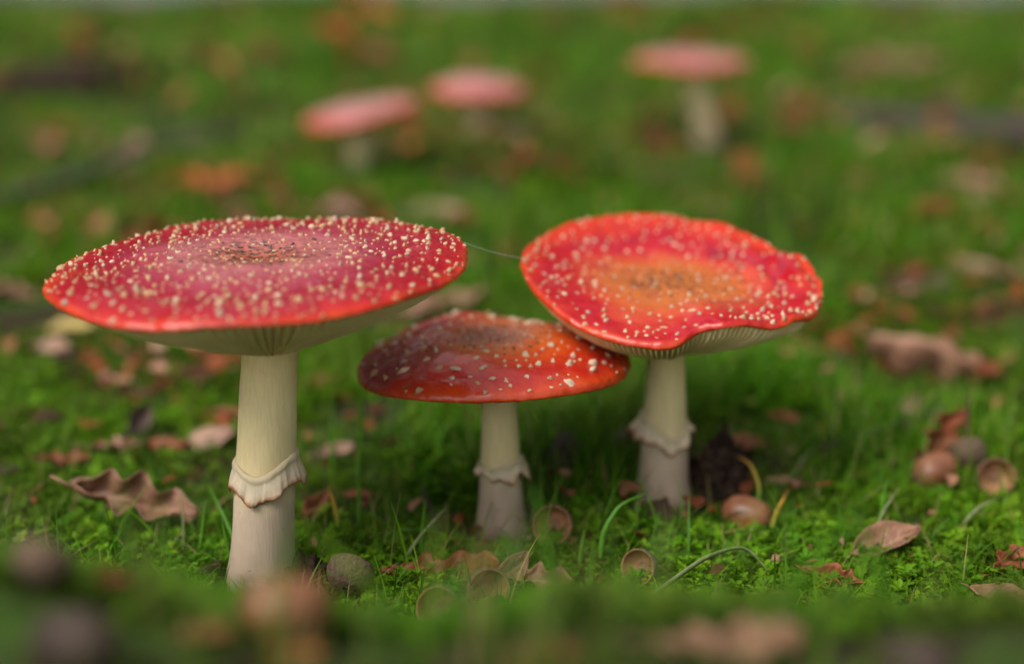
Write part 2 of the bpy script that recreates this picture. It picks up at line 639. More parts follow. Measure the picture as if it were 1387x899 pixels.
def add_moss(acc, p, h0, h1, leaves=6):
    n = len(p)
    P = ground_pts(p, -.0005)
    h = rng.uniform(h0, h1, n)
    lean = rng.normal(0, .35, (n, 2))
    ax = nrm(np.stack([lean[:, 0], lean[:, 1], np.ones(n)], -1))
    y0 = rng.uniform(0, 2 * np.pi, n)
    tint = np.clip(.25 + .55 * patch(p[:, 0], p[:, 1], 1.7, 1.0) + rng.normal(0, .12, n), 0, 1)
    for k in range(leaves):
        s = .25 + .75 * k / leaves
        yaw = y0 + k * 2.1
        out = np.stack([np.cos(yaw), np.sin(yaw), np.zeros(n)], -1)
        b = P + ax * (h * s)[:, None]
        d = out * .9 + ax * .75
        ln = h * .48
        sd = nrm(np.cross(d, ax)) * (h * .11)[:, None]
        tip = b + nrm(d) * ln[:, None]
        v = np.stack([b - sd, b + sd, tip + sd * .15, tip - sd * .15], 1).reshape(-1, 3)
        o = (np.arange(n) * 4)[:, None]
        acc.add(v, o + np.array([[0, 1, 2, 3]]), np.repeat(tint, 4))


def add_grass(acc, p, L0, L1, w0, w1, segs=4, bend=.6, t0=0., t1=.9, dry=.06):
    n = len(p)
    P = ground_pts(p, -.001)
    yaw = rng.uniform(0, 2 * np.pi, n)
    L = rng.uniform(L0, L1, n) * (.6 + .5 * patch(p[:, 0], p[:, 1], .8, 2))
    w = rng.uniform(w0, w1, n)
    bd = rng.uniform(.05, 1, n) * bend
    dr = np.stack([np.cos(yaw), np.sin(yaw), np.zeros(n)], -1)
    tw = yaw + np.pi / 2 + rng.normal(0, .5, n)
    sd = np.stack([np.cos(tw), np.sin(tw), np.zeros(n)], -1)
    tint = rng.uniform(t0, t1, n)
    isdry = rng.uniform(0, 1, n) < dry
    tint = np.where(isdry, rng.uniform(.93, 1, n), np.minimum(tint, .88))
    rows = []
    for k in range(segs + 1):
        s = k / segs
        c = P + L[:, None] * (dr * (bd * s ** 1.8 + .12 * s)[:, None] + np.array([0, 0, 1.0]) * (s * (1 - .45 * bd * s))[:, None])
        ww = (w * (1 - s ** 2.2) * .5 + .00005)[:, None]
        rows.append(c - sd * ww); rows.append(c + sd * ww)
    v = np.stack(rows, 1)
    m = 2 * (segs + 1)
    o = (np.arange(n) * m)[:, None]
    f = np.concatenate([o + np.array([[2 * k, 2 * k + 1, 2 * k + 3, 2 * k + 2]]) for k in range(segs)])
    acc.add(v.reshape(-1, 3), f, np.repeat(tint, m))


def gaps(x, y):
    """open spots where soil shows between the clumps"""
    g = .5 + .25 * np.sin(31 * x + 2 * np.sin(23 * y) + .4) + .25 * np.sin(27 * y + 2 * np.sin(29 * x + 1) + 2)
    g2 = .5 + .25 * np.sin(11 * x + 2 * np.sin(7 * y) + 1.4) + .25 * np.sin(9 * y + 2 * np.sin(10 * x + 1) + .5)
    k = sm((g - .32) / .22) * (.25 + .75 * sm((g2 - .20) / .25))
    front = sm((.56 - y) / .06)
    return np.maximum(k, front * .8)


near_half = lambda y: .40 * y + .05
far_half = lambda y: .44 * y + .10

A = Acc()
den = lambda x, y: gaps(x, y) * bare_mask(x, y) * stem_clear(x, y) * (.25 + .75 * patch(x, y, 1.0))
add_fronds(A, scatter(19000, .30, .80, near_half, den), .006, .0135, 5)
add_rosettes(A, scatter(4000, .34, .80, near_half, den), .0025, .0048, 6)
tag(A.build('ground_cover', M['sprig']), 'low carpet of small feathery green leaves around the mushrooms', 'ground cover', kind='stuff')

A = Acc()
add_moss(A, scatter(60000, .36, .85, near_half, lambda x, y: (.15 + .85 * gaps(x, y)) * bare_mask(x, y) * stem_clear(x, y)), .0035, .0075, 6)
add_moss(A, scatter(16000, .85, 1.5, near_half, lambda x, y: gaps(x, y) * bare_mask(x, y)), .007, .014, 5)
tag(A.build('moss', M['moss']), 'yellow green moss cushions between the leaves and grass', 'moss', kind='stuff')

A = Acc()
gden = lambda x, y: gaps(x, y) * bare_mask(x, y) * stem_clear(x, y) * (.06 + .94 * patch(x, y, .7, 3) ** 2) * (.12 + .88 * sm((y - .55) / .12))
add_grass(A, scatter(9500, .42, .95, near_half, gden), .016, .046, .0005, .0013, 5, .8)
add_grass(A, scatter(3600, .40, .66, near_half, lambda x, y: stem_clear(x, y)), .012, .026, .0004, .0008, 4, .9, dry=.35)
add_grass(A, scatter(11000, .95, 1.9, near_half, lambda x, y: bare_mask(x, y) * (.10 + .90 * gaps(x * .6, y * .6)) * (.35 + .65 * patch(x, y, .6, 3))), .025, .055, .0016, .003, 3, .9)
add_grass(A, scatter(26000, 1.9, 4.15, far_half, lambda x, y: bare_mask(x, y)), .03, .065, .004, .008, 3, .9)
add_grass(A, scatter(9000, 7.2, 16, lambda y: .5 * y + .3), .06, .12, .02, .04, 2, .9)
add_grass(A, scatter(300, .19, .33, lambda y: .42 * y + .03, lambda x, y: .1 + .9 * patch(x, y, 1.6, 4) ** 2), .028, .060, .0010, .0022, 5, .8)
tag(A.build('grass', M['grass']), 'green grass of the lawn behind and between the mushrooms', 'grass', kind='stuff')


# dark wood added out of view to shade the lawn and dim cap reflections
nw = 26000
az = np.radians(rng.uniform(-118, 118, nw))
dist = rng.uniform(9.5, 17, nw)
hh = rng.uniform(0, 1, nw) ** .8 * (7.5 + 2.5 * np.sin(az * 6.3) + 1.5 * np.sin(az * 15 + 1))
P = np.stack([np.sin(az) * dist, np.cos(az) * dist, hh + .1], -1)
yaw = rng.uniform(0, 6.28, nw); el = rng.normal(-.2, .5, nw)
d = np.stack([np.cos(yaw) * np.cos(el), np.sin(yaw) * np.cos(el), np.sin(el)], -1)
u = nrm(rng.normal(0, 1, (nw, 3)) + np.array([0, 0, .8]))
s = rng.uniform(.25, .60, nw)
v, f, t = leaflets(P, d, u, s, s * .7, np.full(nw, .2), rng.uniform(0, .7, nw))
mats = [np.zeros(len(f), dtype=np.int32)]
fs, vs, base_n = [f], [v], len(v)
for k in range(34):
    a_ = R(-116 + 232 * (k + rng.uniform(-.3, .3)) / 33)
    dd = rng.uniform(10, 16)
    x_, y_ = math.sin(a_) * dd, math.cos(a_) * dd
    tv, tf = tube([(x_, y_, -.1), (x_ + .02, y_, .35), (x_ + .05, y_, 2.5), (x_ + .15, y_, 5), (x_ + .1, y_ + .1, 7.5)], [.34, .22, .17, .13, .05], 10)
    vs.append(tv); fs.append(tf[0] + base_n); mats.append(np.ones(len(tf[0]), dtype=np.int32)); base_n += len(tv)
me = mesh_np('shade_woodland', np.concatenate(vs), [np.concatenate(fs)], {'tint': np.concatenate([t, np.zeros(base_n - len(t))])})
me.materials.append(M['grass']); me.materials.append(M['bark'])
me.polygons.foreach_set('material_index', np.concatenate(mats))
tag(obj('shade_woodland', me), 'dark leafy wood added out of view to shade the lawn', 'shade_woodland', kind='stuff')


# scraps of old leaf trodden into the grass, too many and too small to count
A = Acc()
for (n, y0, y1, s0, s1) in ((1500, .42, .95, .003, .009), (260, .55, 1.0, .008, .018), (1300, .95, 2.0, .006, .020), (330, .95, 2.2, .020, .045), (500, 2.0, 4.1, .03, .075)):
    p = scatter(n, y0, y1, near_half, lambda x, y: (.14 + .86 * sm((patch(x, y, 1.05, 5) - .55) / .3)) * stem_clear(x, y))
    P = ground_pts(p, .004 if y1 < 1 else .012)
    yaw = rng.uniform(0, 6.28, n); el = rng.normal(.1, .35, n)
    d = np.stack([np.cos(yaw) * np.cos(el), np.sin(yaw) * np.cos(el), np.sin(el)], -1)
    u = nrm(np.stack([rng.normal(0, .4, n), rng.normal(0, .4, n), np.ones(n)], -1))
    s = rng.uniform(s0, s1, n)
    A.add(*leaflets(P, d, u, s, s * rng.uniform(.4, .9, n), rng.uniform(-.3, .4, n), rng.uniform(0, 1, n)))
m = NT('leaf_scrap_browns')
M['scrap'] = m.leafy(m.ramp(m.attr('tint'), [(0, (.04, .020, .014)), (.3, (.12, .032, .012)), (.65, (.22, .055, .018)), (.85, (.26, .11, .06)), (1, (.34, .20, .14))]), .7, .15, .15)
tag(A.build('leaf_litter', M['scrap']), 'small brown scraps of old leaf scattered through the grass', 'leaf litter', kind='stuff')


# ------------------------------------------------------------------ mushrooms
def wart_meshes(kind, count, seed):
    """small crumbly pyramids, 21 triangles each, unit size about 1"""
    out = []
    r = random.Random(seed)
    for i in range(count):
        n = 7
        ex = r.uniform(.65, 1.7) if kind != 'flat' else r.uniform(.9, 1.9)
        hgt = {'spiky': r.uniform(.34, .64), 'flat': r.uniform(.18, .32), 'round': r.uniform(.24, .40)}[kind]
        V = []
        for j in range(n):
            an = 2 * math.pi * j / n + r.uniform(-.25, .25)
            rr = r.uniform(.26, .70)
            V.append((rr * ex * math.cos(an), rr * math.sin(an), -.12))
        for j in range(n):
            an = 2 * math.pi * (j + .3) / n + r.uniform(-.3, .3)
            rr = r.uniform(.14, .46)
            V.append((rr * ex * math.cos(an), rr * math.sin(an), hgt * r.uniform(.30, 1.0)))
        V.append((r.uniform(-.15, .15), r.uniform(-.15, .15), hgt * (r.uniform(.5, 1.0) if kind != 'spiky' else r.uniform(.8, 1.25))))
        F = [np.array([(j, (j + 1) % n, n + (j + 1) % n, n + j) for j in range(n)]),
             np.array([(n + j, n + (j + 1) % n, 2 * n) for j in range(n)])]
        out.append((np.array(V), F))
    return out


def build_mushroom(name, spec):
    bx, by = spec['base']
    bz = float(H(bx, by)) - .003
    root = empty(name, (bx, by, bz))
    org = np.array([bx, by, bz])
    cx, cy = spec['centre']
    R0 = spec['radius']
    nt, nr = spec.get('res', (192, 60))
    zrim, zmid, rad_f = spec['zrim'], spec['z'], spec['rad']
    roll, r0 = spec.get('roll', .0035), .966

    sdn = spec['seed']

    def nick(th):
        return (.0035 * np.sin(23 * th + sdn) * np.sin(7.3 * th + 1) + .0030 * np.sin(41 * th + 2 * np.sin(5 * th) + sdn) * np.sin(3 * th + sdn)
                + .002 * np.sin(67 * th + 3 * np.sin(4 * th)) - spec.get('tears', 0) * np.maximum(0, np.sin(9 * th + sdn + 2 * np.sin(2 * th))) ** 24)

    def point(rho, th):
        rr = rad_f(th) * R0 * (rho + nick(th) * np.clip((rho - .8) / .2, 0, 1))
        z = zmid(rho, th) + .03 * nick(th) * np.clip((rho - .75) / .25, 0, 1) * (1 + np.sin(5 * th + sdn))
        q = np.clip((rho - r0) / (1 - r0), 0, 1)
        z = z - roll * (1 - np.sqrt(np.maximum(0, 1 - q * q)))
        return np.stack([cx + rr * np.cos(th), cy + rr * np.sin(th), z], -1)

    # --- cap skin: top, rolled margin and the lip turning under
    rho = np.concatenate([np.linspace(0.004, r0, nr - 12), r0 + (1 - r0) * np.sin(np.linspace(0, math.pi / 2, 13))[1:]])
    th = np.linspace(0, 2 * np.pi, nt, endpoint=False)
    RH, TH = np.meshgrid(rho, th, indexing='ij')
    V = point(RH, TH)
    sd_ = spec['seed']
    for a_ in range(V.shape[0]):
        for b_ in range(nt):
            p = Vector(V[a_, b_]) * 1.0
            w_ = .55 + .45 * rho[a_]
            V[a_, b_, 2] += w_ * (.00055 * mnoise.noise(p * 90 + Vector((sd_, 0, 0))) + .00030 * mnoise.noise(p * 210) + .00018 * mnoise.noise(p * 420))
    lip = []
    for q, dz in ((.990, -.0009), (.975, -.0012), (.95, -.0008)):
        e = point(np.ones_like(th), th)
        rr = rad_f(th) * R0 * (q + nick(th))
        lip.append(np.stack([cx + rr * np.cos(th), cy + rr * np.sin(th), e[:, 2] + dz * roll / .0035], -1))
    V = np.concatenate([V, np.stack(lip)], 0)
    RA = np.concatenate([RH, np.ones((3, nt))], 0)
    SD = np.concatenate([RH, np.ones((3, nt))], 0) * np.cos(TH[0] - spec.get('side_dir', math.pi))[None, :]
    cap = obj('cap', mesh_np('cap', V.reshape(-1, 3) - org, grid_faces(len(RA), nt, True), {'rad': RA.ravel(), 'side': SD.ravel()}), spec['mat'], root)
    # fill the tiny hole in the middle
    bm = bmesh.new(); bm.from_mesh(cap.data)
    bm.verts.ensure_lookup_table()
    bm.faces.new([bm.verts[j] for j in range(nt)])
    bmesh.ops.recalc_face_normals(bm, faces=bm.faces)
    bm.to_mesh(cap.data); bm.free()
    cap.data.polygons.foreach_set('use_smooth', np.ones(len(cap.data.polygons), dtype=bool))

    # --- stem
    tx, ty, tz = spec['stem_top']
    rb, rt = spec['stem_r']
    ringz = spec['ring_z']
    ns, na = 44, 48
    SV, LV = [], []
    ph = spec['seed'] * 1.7
    for i in range(ns):
        s = i / (ns - 1)
        z = bz + (tz + .004 - bz) * s
        w = s + spec.get('bow', 0) * s * (1 - s)
        c = Vector((bx + (tx - bx) * w, by + (ty - by) * s, z))
        r_ = rt + (rb - rt) * (1 - s) ** 1.3 + (.0024 * math.exp(-(s / .12) ** 2)) + spec.get('top_flare', .0012) * max(0, (s - .9) / .1) ** 2
        for j in range(na):
            an = 2 * math.pi * j / na
            k = 1 + .02 * math.sin(2 * an + ph + 2 * s) + .012 * math.sin(5 * an + 3 * s + ph) + .03 * mnoise.noise(Vector((math.cos(an) * 2, math.sin(an) * 2, s * 7 + ph)))
            SV.append((c.x + r_ * k * math.cos(an), c.y + r_ * k * math.sin(an), z))
            LV.append((z - bz) / (ringz - bz) if z < ringz else 1 + (z - ringz) / (tz - ringz))
    stem = obj('stem', mesh_np('stem', np.array(SV) - org, grid_faces(ns, na, True), {'level': LV}), M['stem'], root)

    def axis_at(z):
        s = (z - bz) / (tz + .004 - bz)
        w = s + spec.get('bow', 0) * s * (1 - s)
        r_ = rt + (rb - rt) * (1 - s) ** 1.3
        return bx + (tx - bx) * w, by + (ty - by) * s, r_

    # --- gills: a pleated sheet, one pleat for each gill
    ng = spec.get('gills', 220)
    ta = np.linspace(0, 2 * np.pi, ng * 6, endpoint=False)
    ta = ta + np.repeat(np.array([rr_g.uniform(-.35, .35) for rr_g in [random.Random(k_ + 77) for k_ in range(ng)]]), 6) * (2 * np.pi / ng) * np.tile(np.array([0., 0., .3, .3, 1., 1.]), ng) * .5
    ridge = np.tile(np.array([0., 0., 0., 0., 1., 1.]), ng)
    rr_ = random.Random(spec['seed'])
    lens = np.repeat(np.array([rr_.choice((1, 1, .55, .8)) for _ in range(ng)]), 6)
    q = np.linspace(0, 1, 18)
    e = point(np.ones_like(ta), ta)
    GV, GR = [], []
    for t in q:
        r_in = rt * .8
        rim = rad_f(ta) * R0 * .972
        # the sheet runs from the margin to the stem
        x0, y0 = cx + rim * np.cos(ta), cy + rim * np.sin(ta)
        x1, y1 = tx + r_in * np.cos(ta), ty + r_in * np.sin(ta)
        zz = e[:, 2] - .0006 + (tz - e[:, 2] + .0006) * (t ** spec.get('gill_pow', .8))
        amp = spec.get('gill_amp', .0016) * min(1, t / .10) * (1 - .80 * t)
        short = np.where(t > lens, .15, 1.0)
        zz = zz + (1 - ridge * short) * amp + .0
        GV.append(np.stack([x0 + (x1 - x0) * t, y0 + (y1 - y0) * t, zz], -1))
        GR.append(ridge * short)
    gills = obj('gills', mesh_np('gills', np.stack(GV).reshape(-1, 3) - org, grid_faces(len(q), ng * 6, True), {'ridge': np.stack(GR).ravel()}, smooth=False), M['gill'], cap)

    # --- ring (the torn veil)
    for rg in spec.get('rings', []):
        nth, nk = 160, 16
        rv, hv = [], []
        for k in range(nk):
            t = k / (nk - 1)
            for j in range(nth):
                an = 2 * math.pi * j / nth
                ztop, zhem, flare, fold = rg(an)
                nn = mnoise.noise(Vector((math.cos(an) * 9, math.sin(an) * 9, spec['seed'])))
                n2 = mnoise.noise(Vector((math.cos(an) * 30, math.sin(an) * 30, spec['seed'] + 5)))
                zh = zhem + .0042 * max(0, mnoise.noise(Vector((math.cos(an) * 2.4, math.sin(an) * 2.4, spec['seed'] + 1))) + .15) + .0024 * mnoise.noise(Vector((math.cos(an) * 3, math.sin(an) * 3, spec['seed'] + 9))) + .0005 * nn + .0006 * n2 + .0016 * mnoise.noise(Vector((math.cos(an) * 5, math.sin(an) * 5, spec['seed'] + 3)))
                z = ztop + (zh - ztop) * t
                ax, ay, r_ = axis_at(z)
                ax0, ay0, r0_ = axis_at(ztop)
                rr2 = max(r_, r0_ * .98) + .0003 + .0006 * math.sin(math.pi * min(1, t * 3)) + flare * t ** 1.2 + fold * t + .0003 * n2 * t + .0006 * nn * t + .0022 * mnoise.noise(Vector((math.cos(an) * 3.5, math.sin(an) * 3.5, spec['seed'] + t * .8))) * t + .0003 * math.exp(-((t - .10) / .08) ** 2)
                rv.append((ax + rr2 * math.cos(an), ay + rr2 * math.sin(an), z))
                hv.append(t)
        ring = obj('ring', mesh_np('ring', np.array(rv) - org, grid_faces(nk, nth, True), {'hem': hv}), M['veil'], stem)
        so = ring.modifiers.new('thickness', 'SOLIDIFY'); so.thickness = .00032; so.offset = 1

    # --- warts
    wr = random.Random(spec['seed'] + 40)
    pts = []
    lst = spec['warts'](wr)
    kinds = {k: wart_meshes(k, 8, spec['seed'] + i) for i, k in enumerate(('spiky', 'flat', 'round'))}
    cache = {}
    rest_v, rest_f, rest_n = [], [], 0
    placed = 0
    lst.sort(key=lambda w: -w[2])
    for (rh, an, size, kind, mat) in lst:
        d = size / (R0 * 1.0) * spec.get('wart_gap', .6)
        x, y = rh * math.cos(an), rh * math.sin(an)
        if any((x - a_) ** 2 + (y - b_) ** 2 < (d + d2) ** 2 for a_, b_, d2 in pts):
            continue
        pts.append((x, y, d))
        f = lambda r_, a_: Vector(point(np.array(r_), np.array(a_)))
        p0 = f(rh, an)
        du = f(min(.999, rh + .01), an) - f(max(.002, rh - .01), an)
        dv = f(rh, an + .02) - f(rh, an - .02)
        nv = du.cross(dv).normalized()
        if nv.z < 0: nv = -nv
        tang = dv.normalized()
        bit = nv.cross(tang)
        spin = wr.uniform(-.5, .5) if kind == 'flat' else wr.uniform(0, 6.28)
        rot = Matrix((tang, bit, nv)).transposed() @ Matrix.Rotation(spin, 3, 'Z')
        idx = wr.randrange(8)
        if placed < 296:
            key = (kind, idx, mat)
            if key not in cache:
                vv, ff = kinds[kind][idx]
                cache[key] = mesh_np('wart', vv, ff, smooth=False)
                cache[key].materials.append(M[mat])
            o = bpy.data.objects.new('wart', cache[key])
            link(o, cap)
            o.matrix_local = Matrix.LocRotScale(p0 - Vector(org), rot.to_quaternion(), Vector((size, size, size * wr.uniform(.8, 1.2))))
            placed += 1
        else:
            vv, ff = kinds[kind][idx]
            w = (np.array(rot) @ (vv * size).T).T + np.array(p0) - org
            rest_v.append(w); rest_f.append([g + rest_n for g in ff]); rest_n += len(w)
    if rest_v:
        o = obj('fine_warts', mesh_np('fine_warts', np.concatenate(rest_v), [np.concatenate([g[0] for g in rest_f]), np.concatenate([g[1] for g in rest_f])], smooth=False), M['wart_tan'], cap)
        o['kind'] = 'stuff'
    return root, cap, stem


cosd = lambda th, deg, w: np.exp(-((np.angle(np.exp(1j * (th - math.radians(deg))))) / math.radians(w)) ** 2)

# biggest mushroom: broad flat cap, a little lower on its left
def big_rim(th): return .1262 + .0030 * np.cos(th) + .0018 * np.sin(th) + .0022 * cosd(th, 203, 38) + .0007 * np.sin(3 * th + .6) + .0006 * np.sin(7 * th)
def big_z(rh, th): return big_rim(th) * rh ** 2 + .1318 * (1 - rh ** 2) - .0030 * np.exp(-(rh / .22) ** 2) + .0012 * np.exp(-((rh - .86) / .10) ** 2) + .0006 * np.sin(4 * th + 6 * rh) * rh * rh
def big_rad(th): return 1 + .012 * np.sin(2 * th + .5) + .008 * np.sin(3 * th + 2) + .005 * np.sin(5 * th + 1)


def big_warts(r):
    out = []
    for _ in range(1500):
        rh = math.sqrt(r.uniform(.004, .985))
        an = r.uniform(0, 2 * math.pi)
        if rh < .38:
            mat = r.choice(('wart_grey', 'wart_dark', 'wart_dark', 'wart_tan')); s = r.uniform(.0010, .0019)
            if r.random() < .35: continue
        else:
            mat = r.choices(('wart_tan', 'wart_cream', 'wart_grey'), (6, 3, 1))[0]; s = r.choice((r.uniform(.0007, .0011), r.uniform(.0010, .0018), r.uniform(.0012, .0026)))
        out.append((rh, an, s, r.choice(('spiky', 'spiky', 'flat')) if rh > .5 else 'round', mat))
    return out


def big_ring(an):
    fx, fy = math.cos(an), math.sin(an)
    v = .0040 * math.exp(-((an - R(268)) / .55) ** 2) if an > 0 else 0
    ztop = .0550 + .0016 * fx - .0050 * math.exp(-((an - R(266)) / .75) ** 2)
    zhem = .0415 + .0030 * max(0, math.cos(an - R(-18))) ** 3 - .0020 * math.exp(-((an - R(262)) / .8) ** 2)
    flare = .0020 + .0026 * max(0, math.cos(an - R(-15))) ** 2 + .0010 * max(0, math.cos(an - R(180)))
    fold = .0011 * mnoise.noise(Vector((math.cos(an) * 2.2, math.sin(an) * 2.2, 3))) + .0010 * mnoise.noise(Vector((math.cos(an) * 5, math.sin(an) * 5, 7)))
    return ztop, zhem, flare, fold


big, big_cap, big_stem = build_mushroom('fly_agaric', dict(
    base=(-.0967, .4950), centre=(-.0924, .505), radius=.0750, zrim=big_rim, z=big_z, rad=big_rad, roll=.0018, mat=M['cap_big'], res=(224, 64),
    stem_top=(-.0892, .5030, .0940), stem_r=(.0122, .0102), ring_z=.047, gills=135, gill_pow=.76, gill_amp=.0050, seed=4,
    rings=[big_ring], warts=big_warts, wart_gap=.75))
tag(big, 'biggest red mushroom with broad flat pinkish cap densely covered in pale warts', 'mushroom', 'three red mushrooms in front')

# smallest of the three: domed orange cap, its rear margin kicked up
def sml_rim(th): return .0722 + .0016 * np.cos(th) + .0078 * cosd(th, 112, 30) + .0052 * cosd(th, 270, 48) + .0006 * np.sin(5 * th)
def sml_z(rh, th):
    k = 1 - rh ** 3.0
    return sml_rim(th) * (1 - k) + (.0850 + .0006 * np.cos(th) * rh) * k - .0012 * np.exp(-(rh / .3) ** 2) + .0011 * np.sin(3 * th + 1) * np.exp(-((rh - .55) / .2) ** 2) - .0042 * cosd(th, 112, 42) * np.exp(-((rh - .78) / .14) ** 2)
def sml_rad(th): return 1 + .012 * np.sin(2 * th + 1.4) + .008 * np.sin(3 * th + .4) + .006 * np.sin(5 * th)


def sml_warts(r):
    out = []
    for _ in range(700):
        rh = math.sqrt(r.uniform(.004, .97)); an = r.uniform(0, 2 * math.pi)
        if rh < .42:
            out.append((rh, an, r.uniform(.0009, .0016), 'round', r.choice(('wart_dark', 'wart_grey', 'wart_grey'))))
        elif r.random() < .50:
            out.append((rh, an, r.choice((r.uniform(.0013, .0019), r.uniform(.0022, .0037))), r.choice(('flat', 'round', 'spiky')), r.choices(('wart_cream', 'wart_grey', 'wart_tan'), (7, 1, 1))[0]))
    for _ in range(260):      # crowded dark crumbs on the crown
        rh = abs(r.gauss(0, .20)); an = r.uniform(0, 2 * math.pi)
        out.append((min(.5, rh), an, r.uniform(.0006, .0012), 'spiky', r.choice(('wart_dark', 'wart_dark', 'wart_grey'))))
    return out


def sml_ring(an):
    ztop = .0296 + .0035 * max(0, math.cos(an - R(-25)))
    zhem = .0240 + .0012 * math.sin(2 * an) + .0015 * max(0, math.cos(an - R(-25))) ** 2
    flare = .0011 + .0034 * max(0, math.cos(an - R(-28))) ** 3 + .0012 * max(0, math.cos(an - R(185))) ** 2
    fold = .0007 * mnoise.noise(Vector((math.cos(an) * 3, math.sin(an) * 3, 2)))
    return ztop, zhem, flare, fold


small, small_cap, small_stem = build_mushroom('fly_agaric', dict(
    base=(-.0045, .5535), centre=(-.0076, .556), radius=.0556, zrim=sml_rim, z=sml_z, rad=sml_rad, roll=.0024, mat=M['cap_small'], side_dir=R(165),
    stem_top=(-.0052, .5545, .0655), stem_r=(.0100, .0071), ring_z=.028, gills=180, gill_pow=.9, gill_amp=.0010, seed=9,
    rings=[sml_ring], warts=sml_warts, wart_gap=.85))
tag(small, 'smallest of three red mushrooms, glossy domed orange cap tucked under the wavy cap', 'mushroom', 'three red mushrooms in front')

# wavy mushroom: dished cap tipped to the front with a fold in its near margin
def wav_rim(th):
    return (.1040 + .0125 * np.sin(th) - .0035 * np.cos(th) - .0016 * cosd(th, 250, 18) + .0060 * cosd(th, 284, 13) + .0052 * cosd(th, 309, 20)
            + .0014 * cosd(th, 20, 11) - .0012 * cosd(th, 38, 11) + .0012 * cosd(th, 58, 11) + .0006 * np.sin(4 * th + 1) + .0004 * np.sin(9 * th) + .0011 * np.sin(17 * th + 2) * cosd(th, 350, 60) )
def wav_z(rh, th):
    zc = .0998
    k = rh ** 1.55
    z = zc * (1 - k) + wav_rim(th) * k
    z = z - .0020 * np.exp(-((rh - .5) / .25) ** 2) * (.4 + .6 * np.sin(th))
    z = z + .0032 * np.sin((rh - .55) * 26 + 2.2 * np.sin(th - .2)) * cosd(th, 14, 24) * np.clip((rh - .5) / .2, 0, 1) * (1 - np.clip((rh - .96) / .04, 0, 1))
    return z
def wav_rad(th): return 1 + .014 * np.sin(2 * th + 2.6) + .010 * np.sin(3 * th + 1) - .10 * cosd(th, 275, 7) - .055 * cosd(th, 291, 17) + .012 * np.sin(7 * th) * .5


def wav_warts(r):
    out = []
    for _ in range(620):
        rh = math.sqrt(r.uniform(.006, .985)); an = r.uniform(0, 2 * math.pi)
        if rh < .5:
            if r.random() < .45: continue
            out.append((rh, an, r.uniform(.0014, .0023), 'round', r.choice(('wart_grey', 'wart_grey', 'wart_dark', 'wart_tan'))))
        else:
            out.append((rh, an, r.uniform(.0012, .0024), r.choice(('round', 'spiky', 'flat')), r.choices(('wart_tan', 'wart_cream', 'wart_grey'), (3, 4, 2))[0]))
    for _ in range(70):       # crumbs gathered along the folded near right margin
        out.append((r.uniform(.90, .985), R(r.uniform(290, 350)), r.uniform(.0012, .0026), 'spiky', r.choice(('wart_cream', 'wart_tan'))))
    return out


def wav_ring(an):
    ztop = .0408 + .0030 * math.cos(an - R(150)) - .0045 * math.exp(-((an - R(285)) / .7) ** 2)
    zhem = .0312 + .0025 * math.sin(2 * an + 1.2) - .0035 * math.exp(-((an - R(285)) / .5) ** 2)
    flare = .0012 + .0048 * max(0, math.cos(an - R(195))) ** 2 + .0022 * max(0, math.cos(an - R(5))) ** 3
    fold = .0012 * mnoise.noise(Vector((math.cos(an) * 2.5, math.sin(an) * 2.5, 8)))
    return ztop, zhem, flare, fold


wavy, wavy_cap, wavy_stem = build_mushroom('fly_agaric', dict(
    base=(.0665, .5800), centre=(.0666, .581), radius=.0628, zrim=wav_rim, z=wav_z, rad=wav_rad, roll=.0022, mat=M['cap_wavy'], side_dir=R(265), res=(288, 64),
    stem_top=(.0655, .5790, .0695), stem_r=(.0118, .0078), ring_z=.037, gills=165, gill_pow=.60, gill_amp=.0038, seed=15,
    rings=[wav_ring], warts=wav_warts, wart_gap=.8))
tag(wavy, 'red mushroom at right with wavy dished cap, orange middle and folded front edge', 'mushroom', 'three red mushrooms in front')

# three more standing far back in the grass
def far_mushroom(label, base, centre, rad, zr, tilt, r_stem, seed, bow=0.0, dome=.006):
    rim = lambda th: zr + tilt * np.cos(th) + .002 * np.sin(th) + .0012 * np.sin(3 * th + seed)
    zf = lambda rh, th: rim(th) * rh ** 2 + (zr + dome) * (1 - rh ** 2)
    rf = lambda th: 1 + .015 * np.sin(2 * th + seed)

    def warts(r):
        return [(math.sqrt(r.uniform(.01, .98)), r.uniform(0, 6.28), r.uniform(.0018, .003), 'round', 'wart_cream') for _ in range(130)]

    def ring(an):
        return .05, .042, .004, .0008 * math.sin(7 * an)
    m, c, s = build_mushroom('fly_agaric', dict(base=base, centre=centre, radius=rad, zrim=rim, z=zf, rad=rf, roll=.004, mat=M['cap_far'], res=(96, 40),
                             stem_top=(centre[0], centre[1], zr - .012), stem_r=(r_stem * 1.2, r_stem), ring_z=.022, gills=120, seed=seed, rings=[ring], warts=warts, bow=bow))
    tag(m, label, 'mushroom', 'mushrooms far back in the grass')


far_mushroom('far mushroom with flat pink cap on a tall pale stem at upper right', (.214, 1.545), (.189, 1.533), .0615, .099, .000, .0115, 21, bow=-.35)
far_mushroom('far mushroom with tilted red cap, leftmost in the background', (-.150, 1.345), (-.142, 1.340), .055, .0700, .0100, .009, 23)
far_mushroom('far mushroom with small domed pink red cap beside the tilted one', (-.036, 1.505), (-.0355, 1.50), .050, .072, -.001, .010, 25, dome=.012)


